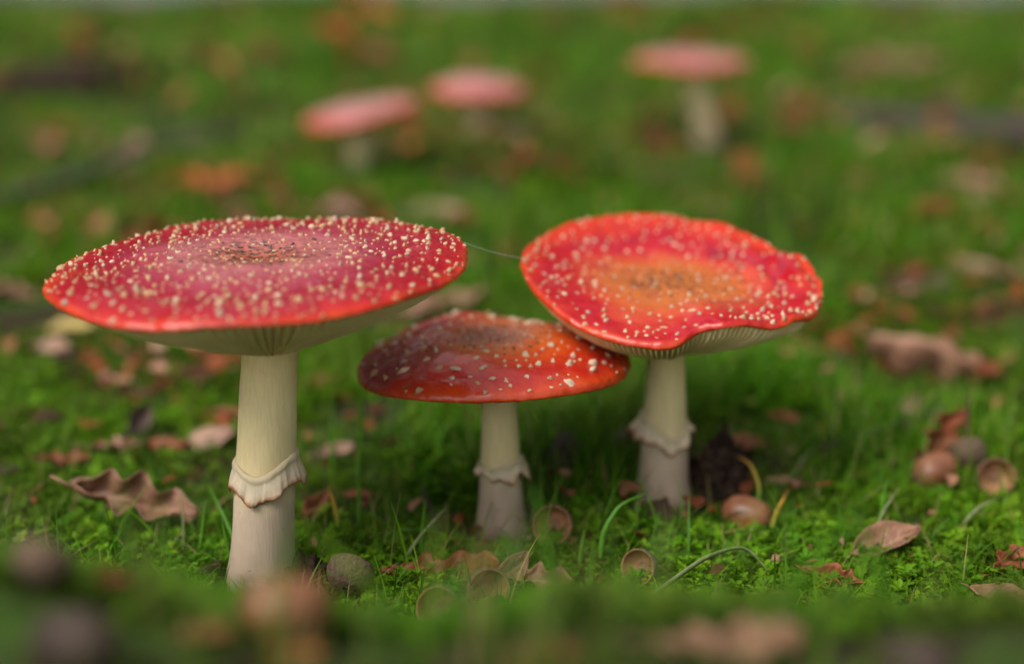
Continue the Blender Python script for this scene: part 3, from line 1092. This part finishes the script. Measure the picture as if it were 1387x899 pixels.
# ------------------------------------------------------------------ fallen leaves
def leaf_mesh(L, oak, curl, seed):
    r = random.Random(seed)
    nu, nv = 30, 15
    W = L * (.30 if oak else .24) * r.uniform(.9, 1.1)
    V, vein = [], []
    k1, k2 = r.uniform(.6, 1.5), r.uniform(-.6, .6)
    for i in range(nu):
        s = i / (nu - 1)
        env = math.sin(math.pi * min(1, s ** (.75 if oak else .85))) ** .7 if 0 < s < 1 else 0
        w = W * env * (.55 + .55 * s if oak else 1)
        for j in range(nv):
            u = -1 + 2 * j / (nv - 1)
            lob = 1.0
            if oak:
                lob = .68 + (.30 + .12 * mnoise.noise(Vector((s * 4, seed, 3 if u > 0 else 9)))) * math.cos(2 * math.pi * (3.3 * s + .45 * mnoise.noise(Vector((s * 2.5, seed + .5, 1 if u > 0 else 7))) + (.12 if u > 0 else -.08) + seed * .13))
                lob = lob if abs(u) > .3 else 1 - (1 - lob) * abs(u) / .3
            x = (s - .5) * L + .05 * L * abs(u) * env
            y = w * u * lob
            z = (curl * L * (abs(u) ** 2) * .45 * env + .22 * curl * L * ((s - .5) * 2) ** 2 * k1
                 + .11 * L * mnoise.noise(Vector((s * 2.6 + seed, u * 1.4, seed * .7))) + .02 * L * mnoise.noise(Vector((s * 8, u * 4 + seed, 1)))
                 + k2 * .08 * L * u * (s - .4))
            sv = abs((s * 9 - abs(u) * 1.6) % 1 - .5) * 2
            ve = max(0, 1 - abs(u) / .07) if s > .03 else 0
            if abs(u) > .05:
                ve = max(ve, max(0, (sv - .82) / .18) * .8)
            V.append((x, y, z - .010 * L * ve)); vein.append(ve)
    return mesh_np('fallen_leaf', np.array(V), grid_faces(nu, nv), {'vein': vein})


LEAVES = [
    (-0.1570, 0.5470, 0.0463, 8, 42, .3, 'tan', 'large tan oak leaf left of the biggest mushroom stem'),
    (-0.1485, 0.6449, 0.0257, 10, 30, -.2, 'pale', 'pale smooth leaf tilted up just left of the biggest stem'),
    (-0.1884, 0.6359, 0.0265, 25, 10, .3, 'tan', 'light brown curled leaf beside a dark folded scrap'),
    (-0.1690, 0.6406, 0.0267, -15, 25, -.5, 'rust', 'dark orange folded leaf in the leaf row left of the biggest stem'),
    (-0.1850, 0.6591, 0.0200, 70, 55, .6, 'dark', 'dark crumpled scrap of leaf standing up in the left leaf row'),
    (-0.2072, 0.6145, 0.0212, 10, 18, .2, 'rust', 'small reddish leaf lying at the left end of the leaf row'),
    (-0.2297, 0.5980, 0.0150, 60, 12, .2, 'dark', 'brown leaf cut by the left picture edge beyond the leaf row'),
    (-0.0837, 0.5605, 0.0195, 75, 25, .1, 'rust', 'rust brown leaf right behind the biggest stem under yellow-tipped grass'),
    (-0.0672, 0.5742, 0.0155, -30, 20, .3, 'rust', 'dark rust leaf in the grass between the biggest and smallest stems'),
    (-0.0836, 0.6309, 0.0175, 35, 30, .3, 'pale', 'small pinkish leaf behind the frill of the biggest stem'),
    (-0.1043, 0.7282, 0.0191, 20, 20, .2, 'rust', 'brown leaf in the grass under the right side of the biggest cap'),
    (-0.1864, 0.7217, 0.0134, 50, 25, .2, 'rust', 'small rust leaf in bright moss below the biggest cap'),
    (-0.1445, 0.6799, 0.0172, -10, 30, .3, 'rust', 'rust leaf just left of the upper biggest stem'),
    (-0.2690, 0.7957, 0.0260, -30, 20, .2, 'pale', 'pale pinkish leaf under the left rim of the biggest cap'),
    (-0.2702, 0.8385, 0.0250, 10, 15, .2, 'straw', 'straw yellow leaf behind the left rim of the biggest cap'),
    (-0.3331, 0.9093, 0.0303, 5, 20, .2, 'tan', 'tan leaf at the left picture edge level with the biggest cap'),
    (-0.2702, 1.2724, 0.0616, 0, 25, .2, 'orange', 'orange red leaf lying behind the back rim of the biggest cap'),
    (-0.3265, 1.2883, 0.0305, 60, 30, .1, 'rust', 'small rust leaf below the fallen grey branch'),
    (-0.3904, 1.4282, 0.0524, 80, 62, .2, 'pale', 'pale pink leaf propped upright against the grey branch'),
    (-0.0825, 1.4586, 0.0548, 20, 30, -.5, 'orange', 'dark orange curled leaf below the two reddish background caps'),
    (0.0065, 1.4685, 0.0444, 30, 35, .2, 'pale', 'pale pink leaf right of the dark orange curled leaf in the background'),
    (0.1477, 1.5929, 0.0621, 60, 20, .3, 'rust', 'dark brown leaf left of the far mushroom stem'),
    (0.1183, 1.3381, 0.0632, 10, 15, .2, 'tan', 'tan leaf on the grass before the far mushroom stem'),
    (0.1923, 1.2518, 0.0343, 70, 30, .2, 'orange', 'bright orange leaf behind the back rim of the wavy cap'),
    (0.1700, 1.1843, 0.0376, 10, 20, .2, 'pale', 'pale leaf just under the bright orange leaf behind the wavy cap'),
    (-0.0646, 1.1578, 0.0459, 0, 20, .2, 'pale', 'pale pinkish leaf behind the gap between the two large caps'),
    (-0.1344, 1.2046, 0.0445, 10, 15, .2, 'rust', 'brown red leaf behind the right rear of the biggest cap'),
    (-0.0231, 1.1294, 0.0299, -10, 10, .2, 'dark', 'dark brown leaf in the gap between the two large caps'),
    (-0.0438, 0.8686, 0.0515, 10, 22, .2, 'tan', 'tan leaf seen between the biggest and smallest caps'),
    (0.4236, 1.2804, 0.0573, -40, 25, .2, 'tan', 'large tan leaf below the dark log at right'),
    (0.2558, 1.0170, 0.0228, 70, 20, .3, 'rust', 'dark red leaf to the right of the wavy cap'),
    (0.2486, 1.0400, 0.0200, 80, 30, .2, 'pale', 'small pale leaf touching the dark red leaf right of the wavy cap'),
    (0.2864, 1.1541, 0.0293, 10, 15, .2, 'orange', 'small ochre leaf above the dark red leaf at right'),
    (0.3238, 0.9736, 0.0313, 20, 25, .2, 'pale', 'pale pink leaf in the long leaf strew at right'),
    (0.3515, 0.9631, 0.0310, -20, 20, .2, 'tan', 'tan leaf at the right picture edge in the leaf strew'),
    (0.2739, 0.9252, 0.0387, 15, 10, .2, 'dark', 'mauve brown leaf at the left end of the leaf strew'),
    (0.2372, 0.8460, 0.0156, 30, 25, .2, 'tan', 'small tan leaf above the big crumpled oak leaf'),
    (0.2318, 0.7516, 0.0616, -14, 56, -.5, 'tan', 'big crumpled tan oak leaf arched over the grass at right'),
    (0.2560, 0.7346, 0.0342, 60, 35, .4, 'rust', 'rusty crumpled leaf pressed against the big oak leaf at right'),
    (0.1972, 0.6232, 0.0364, 30, 60, .5, 'rust', 'red brown curled leaf standing in grass above the acorn cups at right'),
    (0.2024, 0.6824, 0.0158, -75, 60, .2, 'pale', 'narrow pale upright leaf tip behind the red brown curled leaf'),
    (0.1380, 0.6788, 0.0165, -40, 25, .3, 'rust', 'small rust leaf in the grass right of the wavy capped mushroom'),
    (0.1636, 0.7125, 0.0141, -50, 25, .3, 'rust', 'small red leaf between the wavy cap and big oak leaf'),
    (0.1088, 0.6399, 0.0256, 8, 8, .1, 'rust', 'narrow rust leaf strip lying behind the soil clod'),
    (0.1242, 0.5929, 0.0206, -15, 10, .1, 'tan', 'narrow brown leaf strip right of the soil clod'),
    (-0.0252, 0.4999, 0.0371, 5, 9, .2, 'rust', 'rust brown leaf lying before the smallest mushroom'),
    (-0.0004, 0.4988, 0.0200, 20, 58, .3, 'tan', 'tan leaf standing up among the leaves before the smallest mushroom'),
    (0.0097, 0.4935, 0.0268, -20, 28, .3, 'tan', 'curved tan leaf right of the acorn cup in front'),
    (-0.0408, 0.4987, 0.0171, 10, 25, .3, 'rust', 'small rust leaf at the left end of the front leaf group'),
    (0.1495, 0.5203, 0.0280, 20, 22, .35, 'tan', 'arched tan leaf in the mossy foreground at right'),
    (0.1217, 0.4902, 0.0224, -30, 18, .3, 'rust', 'brown leaf in front of the arched tan leaf'),
    (0.1932, 0.5014, 0.0243, 40, 25, .3, 'rust', 'rust leaf at the right edge of the foreground'),
    (0.1822, 0.4751, 0.0245, -10, 15, .2, 'tan', 'blurred tan leaf under the rust leaf at the right edge'),
    (0.0488, 0.2891, 0.0310, 8, 8, .12, 'tan', 'large pale pink blurred leaf at the bottom of the picture'),
    (-0.0984, 0.3109, 0.0124, 30, 25, .4, 'rust', 'dark red blurred leaf in the left foreground'),
    (-0.0680, 0.2844, 0.0115, -10, 10, .2, 'rust', 'orange brown blurred leaf below the biggest stem'),
    (-0.0471, 0.2764, 0.0120, 15, 10, .2, 'orange', 'orange blurred leaf at the bottom edge left of centre'),
    (0.0066, 0.2727, 0.0143, -10, 12, .2, 'rust', 'reddish blurred leaf at the bottom edge near the middle'),
    (-0.3950, 2.3097, 0.0888, 40, 15, .2, 'rust', 'faint rust leaf far back left of the tilted red cap'),
    (0.5827, 2.1939, 0.1354, -25, 15, .2, 'tan', 'faint tan leaf far back above the dark log'),
    (0.3086, 1.5965, 0.0665, -60, 20, .2, 'rust', 'rust leaf far back right of the far mushroom stem'),
    (0.0408, 1.5224, 0.0554, 10, 15, .2, 'rust', 'faint brown leaf far back left of the far mushroom'),
    (-0.5211, 1.5900, 0.0580, 10, 15, .2, 'tan', 'faint tan leaf far back at left above the grey branch'),
    (0.3946, 4.0651, 0.2267, 0, 10, .2, 'rust', 'dark brown leaf on the far edge of the grass'),
]
for i, (x, y, size, yaw, tilt, curl, mat, label) in enumerate(LEAVES):
    oak = mat in ('tan', 'rust', 'orange') and (i % 3 != 1 or size > .03)
    me = leaf_mesh(size * 1.12, oak, curl, i + 1)
    o = obj('fallen_leaf', me, M[mat])
    so = o.modifiers.new('thickness', 'SOLIDIFY'); so.thickness = .00035 if y < 1.2 else .0008
    rr = random.Random(i)
    o.location = (x, y, float(H(x, y)) + .0030 + .34 * size * math.sin(R(tilt)))
    o.rotation_euler = (R(tilt * .8), R(rr.uniform(-.6, .6) * tilt), R(yaw))
    if tilt >= 58:                      # propped on end
        o.rotation_euler = (R(75), R(-tilt + 4), R(yaw * .3))
    tag(o, label, 'leaf', 'fallen leaves in the grass')
    pt = size * rr.uniform(.12, .25)
    v, f = tube([(-.5 * size * 1.1, 0, me.vertices[7].co.z), (-.5 * size * 1.1 - pt * .5, .03 * size, me.vertices[7].co.z + .02 * size), (-.5 * size * 1.1 - pt, .08 * size, me.vertices[7].co.z - .01 * size)], [size * .018, size * .014, size * .017], 6)
    obj('petiole', mesh_np('petiole', v, f, {'vein': np.zeros(len(v))}), M[mat], o)


# ------------------------------------------------------------------ acorns and empty acorn cups
def cup_parts(root, d):
    """open cup, mouth along +Z, mouth diameter d"""
    r_ = d / 2

    def jit(r, z, an):
        k = 1 + (.025 * math.sin(14 * an + z / d * 40) + .02 * math.sin(9 * an - z / d * 55)) * (1 if z < d * .40 else .3)
        return r * k, z
    outer = [(.10 * r_, -.02 * d), (.45 * r_, .0), (.78 * r_, .10 * d), (.98 * r_, .26 * d), (1.06 * r_, .42 * d), (1.04 * r_, .54 * d), (1.0 * r_, .56 * d)]
    dense = []
    for a0, b0 in zip(outer[:-1], outer[1:]):
        for k in range(4):
            dense.append((a0[0] + (b0[0] - a0[0]) * k / 4, a0[1] + (b0[1] - a0[1]) * k / 4))
    dense.append(outer[-1])
    v, f = lathe(dense, 40, jit)
    shell = obj('cup_shell', mesh_np('cup_shell', v, f), M['cup_out'], root)
    inner = [(1.0 * r_, .56 * d), (.95 * r_, .555 * d), (.93 * r_, .50 * d), (.88 * r_, .36 * d), (.74 * r_, .22 * d), (.50 * r_, .14 * d), (.40 * r_, .125 * d)]
    v, f = lathe(inner, 40)
    obj('cup_lining', mesh_np('cup_lining', v, f), M['cup_in'], root)
    sc = [(.41 * r_, .126 * d), (.39 * r_, .140 * d), (.34 * r_, .143 * d), (.30 * r_, .132 * d), (.15 * r_, .128 * d), (.005 * r_, .13 * d)]
    v, f = lathe(sc, 32)
    obj('scar', mesh_np('scar', v, f), M['scar'], root)


def nut_parts(root, d, mat, stretch=1.35):
    r_ = d / 2
    L = d * stretch
    prof = [(.02 * r_, 0), (.42 * r_, .005 * L), (.46 * r_, .02 * L), (.72 * r_, .08 * L), (.93 * r_, .22 * L), (1.0 * r_, .40 * L), (.99 * r_, .58 * L), (.88 * r_, .76 * L), (.62 * r_, .90 * L), (.30 * r_, .965 * L), (.12 * r_, .985 * L), (.08 * r_, 1.03 * L), (.002, 1.045 * L)]
    prof[-1] = (.01 * r_, 1.045 * L)
    v, f = lathe(prof, 36, lambda r, z, an: (r * (1 + .012 * math.sin(3 * an + 1)), z))
    n = obj('nut_shell', mesh_np('nut_shell', v, f), M[mat], root)
    v, f = lathe([(.44 * r_, -.002 * L), (.40 * r_, -.012 * L), (.01 * r_, -.014 * L)], 24)
    obj('scar', mesh_np('scar', v, f), M['scar'], root)


def aim(o, direction, spin=0):
    q = Vector(direction).normalized().to_track_quat('Z', 'Y')
    o.rotation_mode = 'QUATERNION'
    o.rotation_quaternion = q @ Euler((0, 0, spin)).to_quaternion()


ACORNS = [
    # x, y, mouth or nut diameter, kind, direction of the mouth or tip, lift of the lower end, label
    (.0172, .5480, .0158, 'cup', (-.12, -1, .40), .0080, 'empty brown acorn cup with its mouth to the viewer right of the smallest stem'),
    (-.0107, .4960, .0156, 'cup', (.30, -1, .32), .0082, 'empty brown acorn cup in front of the leaf group'),
    (-.0250, .4755, .0160, 'cup', (-.30, -1, .45), .0085, 'blurred orange brown acorn cup left of the front cup'),
    (-.0616, .4860, .0170, 'cup', (.25, 1, .55), .0105, 'mauve grey acorn cup turned face down right of the biggest stem foot'),
    (-.0645, .4580, .0150, 'nut', (-1, -.4, .25), .0090, 'reddish acorn lying in front of the face-down cup'),
    (.0519, .5050, .0140, 'cup', (-.7, -1, .5), .0075, 'small half sunken acorn cup in the moss at centre right'),
    (.0870, .5600, .0160, 'nut', (1, -.45, -.12), .0080, 'shiny pinkish brown acorn below the dark soil clod'),
    (.0212, .6010, .0150, 'dark', (.25, .6, .9), .0030, 'dark bluish acorn standing in grass behind the smallest stem'),
    (.0459, .6340, .0130, 'dark', (1, .3, .3), .0060, 'dark brown acorn in shade left of the wavy mushroom ring'),
    (.2145, .5960, .0160, 'cup', (-.15, -1, .40), .0090, 'round brown acorn cup at the right edge open to the viewer'),
    (.2080, .6180, .0160, 'cup', (.10, 1, .45), .0085, 'grey mauve acorn cup turned away beside the upright stalk at right'),
    (.1790, .5950, .0165, 'nut', (.8, .5, .15), .0090, 'blurred tan acorn left of the grey mauve acorn cup'),
    (-.1869, .5100, .0130, 'cup', (.3, 1, .7), .0050, 'dark round acorn cup lying in the left foreground'),
    (-.1587, .4290, .0145, 'dark', (.9, -.3, .15), .0040, 'very blurred dark purple acorn in the bottom left corner'),
    (.1151, .4010, .0130, 'dark', (.6, -.6, .2), .0030, 'very blurred dark acorn at the bottom edge right of the large leaf'),
]
ACORN_XY = [(0.0172, 0.5402),(-0.0107, 0.4856),(-0.0243, 0.4656),(-0.0616, 0.4758),(-0.0420, 0.2955),(0.0519, 0.5010),(0.0899, 0.5573),(0.0212, 0.5975),(0.0459, 0.6287),(0.2145, 0.5901),(0.2099, 0.6073),(0.1813, 0.5894),(-0.1099, 0.2967),(-0.0999, 0.2681),(0.0806, 0.2794)]
for (_, _, d, kind, dr, lift, label), (x, y) in zip(ACORNS, ACORN_XY):
    nm = 'acorn_cup' if kind in ('cup', 'stalk') else 'acorn'
    e = empty(nm, (x, y, float(H(x, y)) + lift))
    if nm == 'acorn_cup':
        cup_parts(e, d)
    else:
        nut_parts(e, d, 'nut' if kind == 'nut' else 'nut_dark')
    aim(e, dr, R(90) if kind == 'stalk' else 0)
    tag(e, label, 'acorn cup' if nm == 'acorn_cup' else 'acorn', 'acorns and acorn cups on the ground')


# ------------------------------------------------------------------ soil clods, dark mound, branches
def clod(name, x, y, rx, ry, rz, seed, label, cat, sub=5, amp=.45):
    bm = bmesh.new()
    bmesh.ops.create_icosphere(bm, subdivisions=sub, radius=1)
    for v in bm.verts:
        p = v.co
        k = 1 + amp * (mnoise.noise(p * 1.6 + Vector((seed, 0, 0))) + .6 * mnoise.noise(p * 4 + Vector((0, seed, 0))) + .4 * mnoise.noise(p * 9) + .25 * mnoise.noise(p * 20))
        v.co = Vector((p.x * rx, p.y * ry, max(-.3, p.z) * rz)) * k
    for f in bm.faces: f.smooth = True
    me = bpy.data.meshes.new(name)
    bm.to_mesh(me); bm.free()
    o = obj(name, me, M['soil'])
    o.location = (x, y, float(H(x, y)))
    tag(o, label, cat)
    return o


clod('soil_clod', .0905, .5840, .0145, .011, .0270, 3, 'dark crumbly soil clod leaning on the foot of the wavy mushroom', 'soil clod')
clod('soil_clod', -.0800, .4950, .0105, .010, .0120, 7, 'dark soil clod at the foot of the biggest mushroom', 'soil clod')
clod('soil_clod', -.116, .5010, .0085, .008, .0070, 11, 'small dark soil crumb left of the biggest stem foot', 'soil clod')
clod('soil_clod', .0085, .5540, .0060, .006, .0070, 13, 'small dark soil crumb between the smallest stem and the acorn cup', 'soil clod')
clod('dark_mound', -.63, 2.08, .12, .17, .030, 17, 'low dark mound far back at upper left', 'dark_mound', 5, .3)  # low mound made for the dark patch far back


def branch(name, pts, radii, mat, label, cat, seed, twigs=()):
    # resample with knots and wobble
    P = [Vector(p) for p in pts]
    fine, fr = [], []
    n = 10
    for i in range(len(P) - 1):
        for k in range(n):
            t = k / n
            fine.append(P[i].lerp(P[i + 1], t)); fr.append(radii[i] + (radii[i + 1] - radii[i]) * t)
    fine.append(P[-1]); fr.append(radii[-1])
    for _ in range(6):
        fine = [fine[0]] + [(fine[i - 1] + fine[i] * 2 + fine[i + 1]) / 4 for i in range(1, len(fine) - 1)] + [fine[-1]]
    rad = [r_ * (1 + .16 * mnoise.noise(Vector((i * .37, seed, 0))) + .25 * max(0, mnoise.noise(Vector((i * .21, seed, 5))))) for i, r_ in enumerate(fr)]
    base = fine[0].copy()
    v, f = tube([p - base for p in fine], rad, 12)
    e = empty(name, base)
    obj('limb', mesh_np('limb', v, f), mat, e)
    for (i, d, ln, r_) in twigs:
        p = fine[i] - base
        d = Vector(d).normalized()
        pts2 = [p + d * ln * t + Vector((0, 0, -.06 * ln * t * t)) for t in (0, .25, .5, .75, 1)]
        v, f = tube(pts2, [r_, r_ * .9, r_ * .75, r_ * .6, r_ * .4], 8)
        obj('side_twig', mesh_np('side_twig', v, f), mat, e)
    tag(e, label, cat)


def gz(x, y, lift): return (x, y, float(H(x, y)) + lift)


branch('fallen_branch', [gz(-.62, 1.00, .012), gz(-.47, 1.13, .016), gz(-.405, 1.30, .022), gz(-.372, 1.44, .030), gz(-.290, 1.53, .036)], [.0060, .0062, .0062, .0052, .0030], M['bark_grey'],
       'grey fallen branch curving through the grass behind the biggest cap', 'branch', 2)
branch('fallen_log', [gz(.40, 1.78, .010), gz(.47, 1.69, .014), gz(.55, 1.60, .014), gz(.66, 1.52, .016), gz(.80, 1.48, .016)], [.012, .017, .019, .020, .020], M['bark'],
       'dark log lying in the grass at upper right', 'log', 8, [(14, (.2, .7, .5), .08, .006)])
branch('stick', [gz(.020, .5560, .0040), gz(.045, .5590, .0055), gz(.058, .5570, .0045)], [.0010, .0009, .0006], M['bark_grey'],
       'thin brown stick lying right of the open acorn cup', 'stick', 5)
branch('twig', [gz(-.0375, .551, .020), gz(-.033, .545, .012), gz(-.0295, .540, .004), gz(-.027, .534, .0)], [.0006, .0008, .0010, .0011], M['bark'],
       'dark thin twig leaning left of the smallest stem', 'twig', 6, [(12, (.8, -.2, .3), .012, .0004)])
branch('twig', [gz(.2105, .612, .000), gz(.2098, .613, .012), gz(.2088, .614, .026), gz(.2092, .615, .038)], [.0010, .0009, .0007, .0006], M['bark_red'],
       'dark reddish stalk standing upright by the acorn cups at right', 'twig', 31)
branch('twig', [gz(.150, .640, .006), gz(.185, .655, .010), gz(.215, .668, .012)], [.0009, .0010, .0007], M['bark_grey'],
       'pale thin twig behind the red brown curled leaf', 'twig', 12)


# dead bracken stalk far back
e = empty('dead_bracken', gz(-.247, 2.19, 0))
stalk = [(0, 0, 0), (.004, .0, .09), (.012, .01, .18), (.026, .02, .27), (.045, .03, .35)]
v, f = tube(stalk, [.006, .0055, .005, .004, .002], 8)
obj('stalk', mesh_np('stalk', v, f, {'vein': np.zeros(len(v))}), M['orange'], e)
for k in range(9):
    z = .05 + .033 * k
    sgn = -1 if k % 2 else 1
    ln = .075 - .004 * k
    p0 = Vector((.12 * z * .8, .05 * z, z))
    me = leaf_mesh(ln, False, .4, 200 + k)
    o = obj('pinna', me, M['orange' if k % 3 else 'rust'], e)
    o.location = p0 + Vector((sgn * ln * .42, 0, -.012))
    o.rotation_euler = (R(25 * sgn), R(20 * sgn), R(0 if sgn > 0 else 180))
tag(e, 'dead orange bracken stalk standing far back above the tilted red cap', 'bracken')


# ------------------------------------------------------------------ single blades that stand out
def blade(pts, w, label, mat='blade', cat='grass blade', tint=.6, tip=None):
    P = [Vector(p) for p in pts]
    fine = []
    for i in range(len(P) - 1):
        for k in range(8):
            fine.append(P[i].lerp(P[i + 1], k / 8))
    fine.append(P[-1])
    for _ in range(8):
        fine = [fine[0]] + [(fine[i - 1] + fine[i] * 2 + fine[i + 1]) / 4 for i in range(1, len(fine) - 1)] + [fine[-1]]
    base = fine[0].copy()
    V, T = [], []
    n = len(fine)
    for i, p in enumerate(fine):
        s = i / (n - 1)
        t = (fine[min(i + 1, n - 1)] - fine[max(i - 1, 0)]).normalized()
        sd = t.cross(Vector((.15, 1, .25))).normalized()
        nv = sd.cross(t)
        ww = w * .5 * (1 - s ** 3) * (.6 + .4 * min(1, s * 5)) + .00008
        for u, dz in ((-1, .35), (0, 0), (1, .35)):
            V.append(p - base + sd * ww * u + nv * ww * dz); T.append(s)
    me = mesh_np('grass_blade', np.array([tuple(q) for q in V]), grid_faces(n, 3), {'tint': np.full(len(V), tint), 'vein': np.zeros(len(V)), 'run': T})
    o = obj('grass_blade', me, M[mat])
    o.location = base
    so = o.modifiers.new('thickness', 'SOLIDIFY'); so.thickness = .00015
    tag(o, label, cat, 'single grass blades that stand out')


m = NT('yellow_tipped_blade')
n_ = m.noise(500, 3)
c_ = m.ramp(m.math('ADD', m.attr('run'), m.math('MULTIPLY', m.math('SUBTRACT', n_, .5), .5)), [(.2, (.08, .24, .02)), (.5, (.40, .30, .03)), (.8, (.55, .27, .02)), (.95, (.12, .05, .02))])
M['blade_yellow'] = m.leafy(c_, .45, .35, .3)
m = NT('dry_grey_blade')
n_ = m.noise(300, 3)
M['blade_dry'] = m.leafy(m.ramp(n_, [(.3, (.15, .19, .07)), (.7, (.27, .30, .14))]), .5, .35, .25)

BL = [
    ([gz(-.1085, .520, 0), gz(-.116, .533, .010), gz(-.126, .548, .022)], .0022, 'bright green blade slanting up to the left of the biggest stem', 'blade'),
    ([gz(-.1105, .5120, 0), gz(-.1130, .5150, .010), gz(-.1145, .5170, .020)], .0011, 'short green blade touching the left side of the biggest stem', 'blade'),
    ([gz(-.0700, .535, 0), gz(-.0725, .540, .012), gz(-.0765, .545, .023)], .0018, 'blade with yellow tip and dark spots right of the biggest stem', 'blade_yellow'),
    ([gz(-.0640, .545, 0), gz(-.0635, .547, .020), gz(-.0625, .549, .036)], .0016, 'upright green blade between the biggest and smallest stems', 'blade'),
    ([gz(-.0700, .600, 0), gz(-.0680, .602, .024), gz(-.0672, .604, .050)], .0020, 'tall green blade under the left rim of the smallest cap', 'blade'),
    ([gz(-.0830, .610, 0), gz(-.0825, .612, .020), gz(-.0815, .614, .040)], .0018, 'tall green blade just right of the biggest stem above its ring', 'blade'),
    ([gz(-.0450, .512, .0), gz(-.0370, .517, .012), gz(-.0265, .522, .0235)], .0013, 'dry straw blade crossing before the smallest stem', 'blade_dry'),
    ([gz(-.0370, .5180, .0), gz(-.0360, .520, .012), gz(-.0345, .522, .026)], .0013, 'upright green blade left of the smallest stem foot', 'blade'),
    ([gz(-.0560, .528, .004), gz(-.0440, .530, .010), gz(-.0290, .532, .0085)], .0010, 'thin green blade lying across the grass left of the smallest stem', 'blade'),
    ([gz(.0345, .515, .0), gz(.0360, .518, .015), gz(.0425, .522, .024), gz(.0530, .526, .0265)], .0021, 'grey green blade arching over the moss right of the open acorn cup', 'blade'),
    ([gz(.0265, .5130, .0), gz(.0272, .515, .009), gz(.0285, .517, .017)], .0019, 'short broad blade just right of the open acorn cup', 'blade'),
    ([gz(.0380, .455, .010), gz(.0540, .468, .016), gz(.0720, .482, .020), gz(.0880, .492, .019), gz(.0975, .490, .008)], .0024, 'long pale grey blade bent over the moss at centre right', 'blade_dry'),
    ([gz(.1040, .560, 0), gz(.1065, .565, .014), gz(.1030, .572, .023), gz(.0960, .578, .025)], .0012, 'yellow brown stalk curving down beside the soil clod', 'blade_yellow'),
    ([gz(.1065, .540, 0), gz(.1090, .544, .010), gz(.1150, .548, .021)], .0021, 'blade with yellow middle and pale tip right of the pinkish acorn', 'blade_yellow'),
    ([gz(.1120, .552, 0), gz(.1190, .557, .006), gz(.1290, .562, .0085)], .0016, 'low green blade leaning right in front of the soil clod', 'blade'),
    ([gz(.0850, .545, .003), gz(.0920, .540, .006), gz(.0990, .534, .005)], .0014, 'green blade lying across the foot of the pinkish acorn', 'blade'),
    ([gz(.1400, .640, 0), gz(.1440, .638, .012), gz(.1500, .634, .018)], .0022, 'bright green blade in grass left of the red brown leaf', 'blade'),
    ([gz(.1260, .600, 0), gz(.1330, .608, .010), gz(.1410, .616, .014)], .0018, 'dry grey blade in the grass right of the soil clod', 'blade_dry'),
    ([gz(.1480, .535, 0), gz(.1520, .540, .011), gz(.1600, .545, .020)], .0011, 'thin straw blade rising from the arched tan leaf', 'blade_dry'),
    ([gz(.1530, .545, 0), gz(.1545, .548, .012), gz(.1560, .550, .022)], .0012, 'thin upright green blade behind the arched tan leaf', 'blade'),
    ([gz(.1860, .545, 0), gz(.1935, .548, .010), gz(.2030, .551, .0145)], .0018, 'grey green blade in front of the open acorn cup at right', 'blade_dry'),
    ([gz(-.1260, .520, .0), gz(-.1240, .523, .012), gz(-.1225, .526, .024)], .0009, 'thin curved blade right of the large tan oak leaf', 'blade'),
    ([gz(-.1330, .525, .0), gz(-.1325, .528, .014), gz(-.1330, .531, .027)], .0007, 'thin straw stalk standing before the large tan oak leaf', 'blade_dry'),
    ([gz(.0130, .3700, .0), gz(.0110, .365, .022), gz(.0060, .360, .045)], .0026, 'blurred yellow green blade rising from the bottom edge at centre', 'blade'),
    ([gz(.0700, .330, .0), gz(.0740, .325, .018), gz(.0850, .320, .034)], .0024, 'very blurred green blade at the foot of the foreground bank right of centre', 'blade'),
    ([gz(.0980, .330, .0), gz(.0930, .328, .018), gz(.0850, .326, .032)], .0022, 'very blurred green blade crossing another on the foreground bank', 'blade'),
    ([gz(.1250, .350, .0), gz(.1200, .345, .014), gz(.1180, .340, .026)], .0024, 'very blurred upright blade in front of the arched tan leaf', 'blade'),
    ([gz(.0220, .400, .0), gz(.0225, .402, .016), gz(.0260, .404, .034)], .0020, 'blurred green blade in front of the curved tan leaf', 'blade'),
    ([gz(-.0640, .380, .0), gz(-.0660, .378, .012), gz(-.0720, .376, .026)], .0030, 'blurred green blade in front of the biggest stem foot', 'blade'),
]
for pts, w, label, mat in BL:
    blade(pts, w, label, mat)


# pale torn veil scrap hanging behind the biggest stem
# ------------------------------------------------------------------ spider thread between the two large caps
p0, p1 = Vector((-.0195, .530, .1290)), Vector((.0085, .560, .1148))
v, f = tube([p0 + (p1 - p0) * t - Vector((0, 0, .0012 * math.sin(math.pi * t))) - p0 for t in (0, .2, .4, .6, .8, 1)], [.00005] * 6, 5)
o = obj('spider_thread', mesh_np('spider_thread', v, f), M['silk'])
o.location = p0
tag(o, 'single spider thread stretched between the two large caps', 'spider thread')
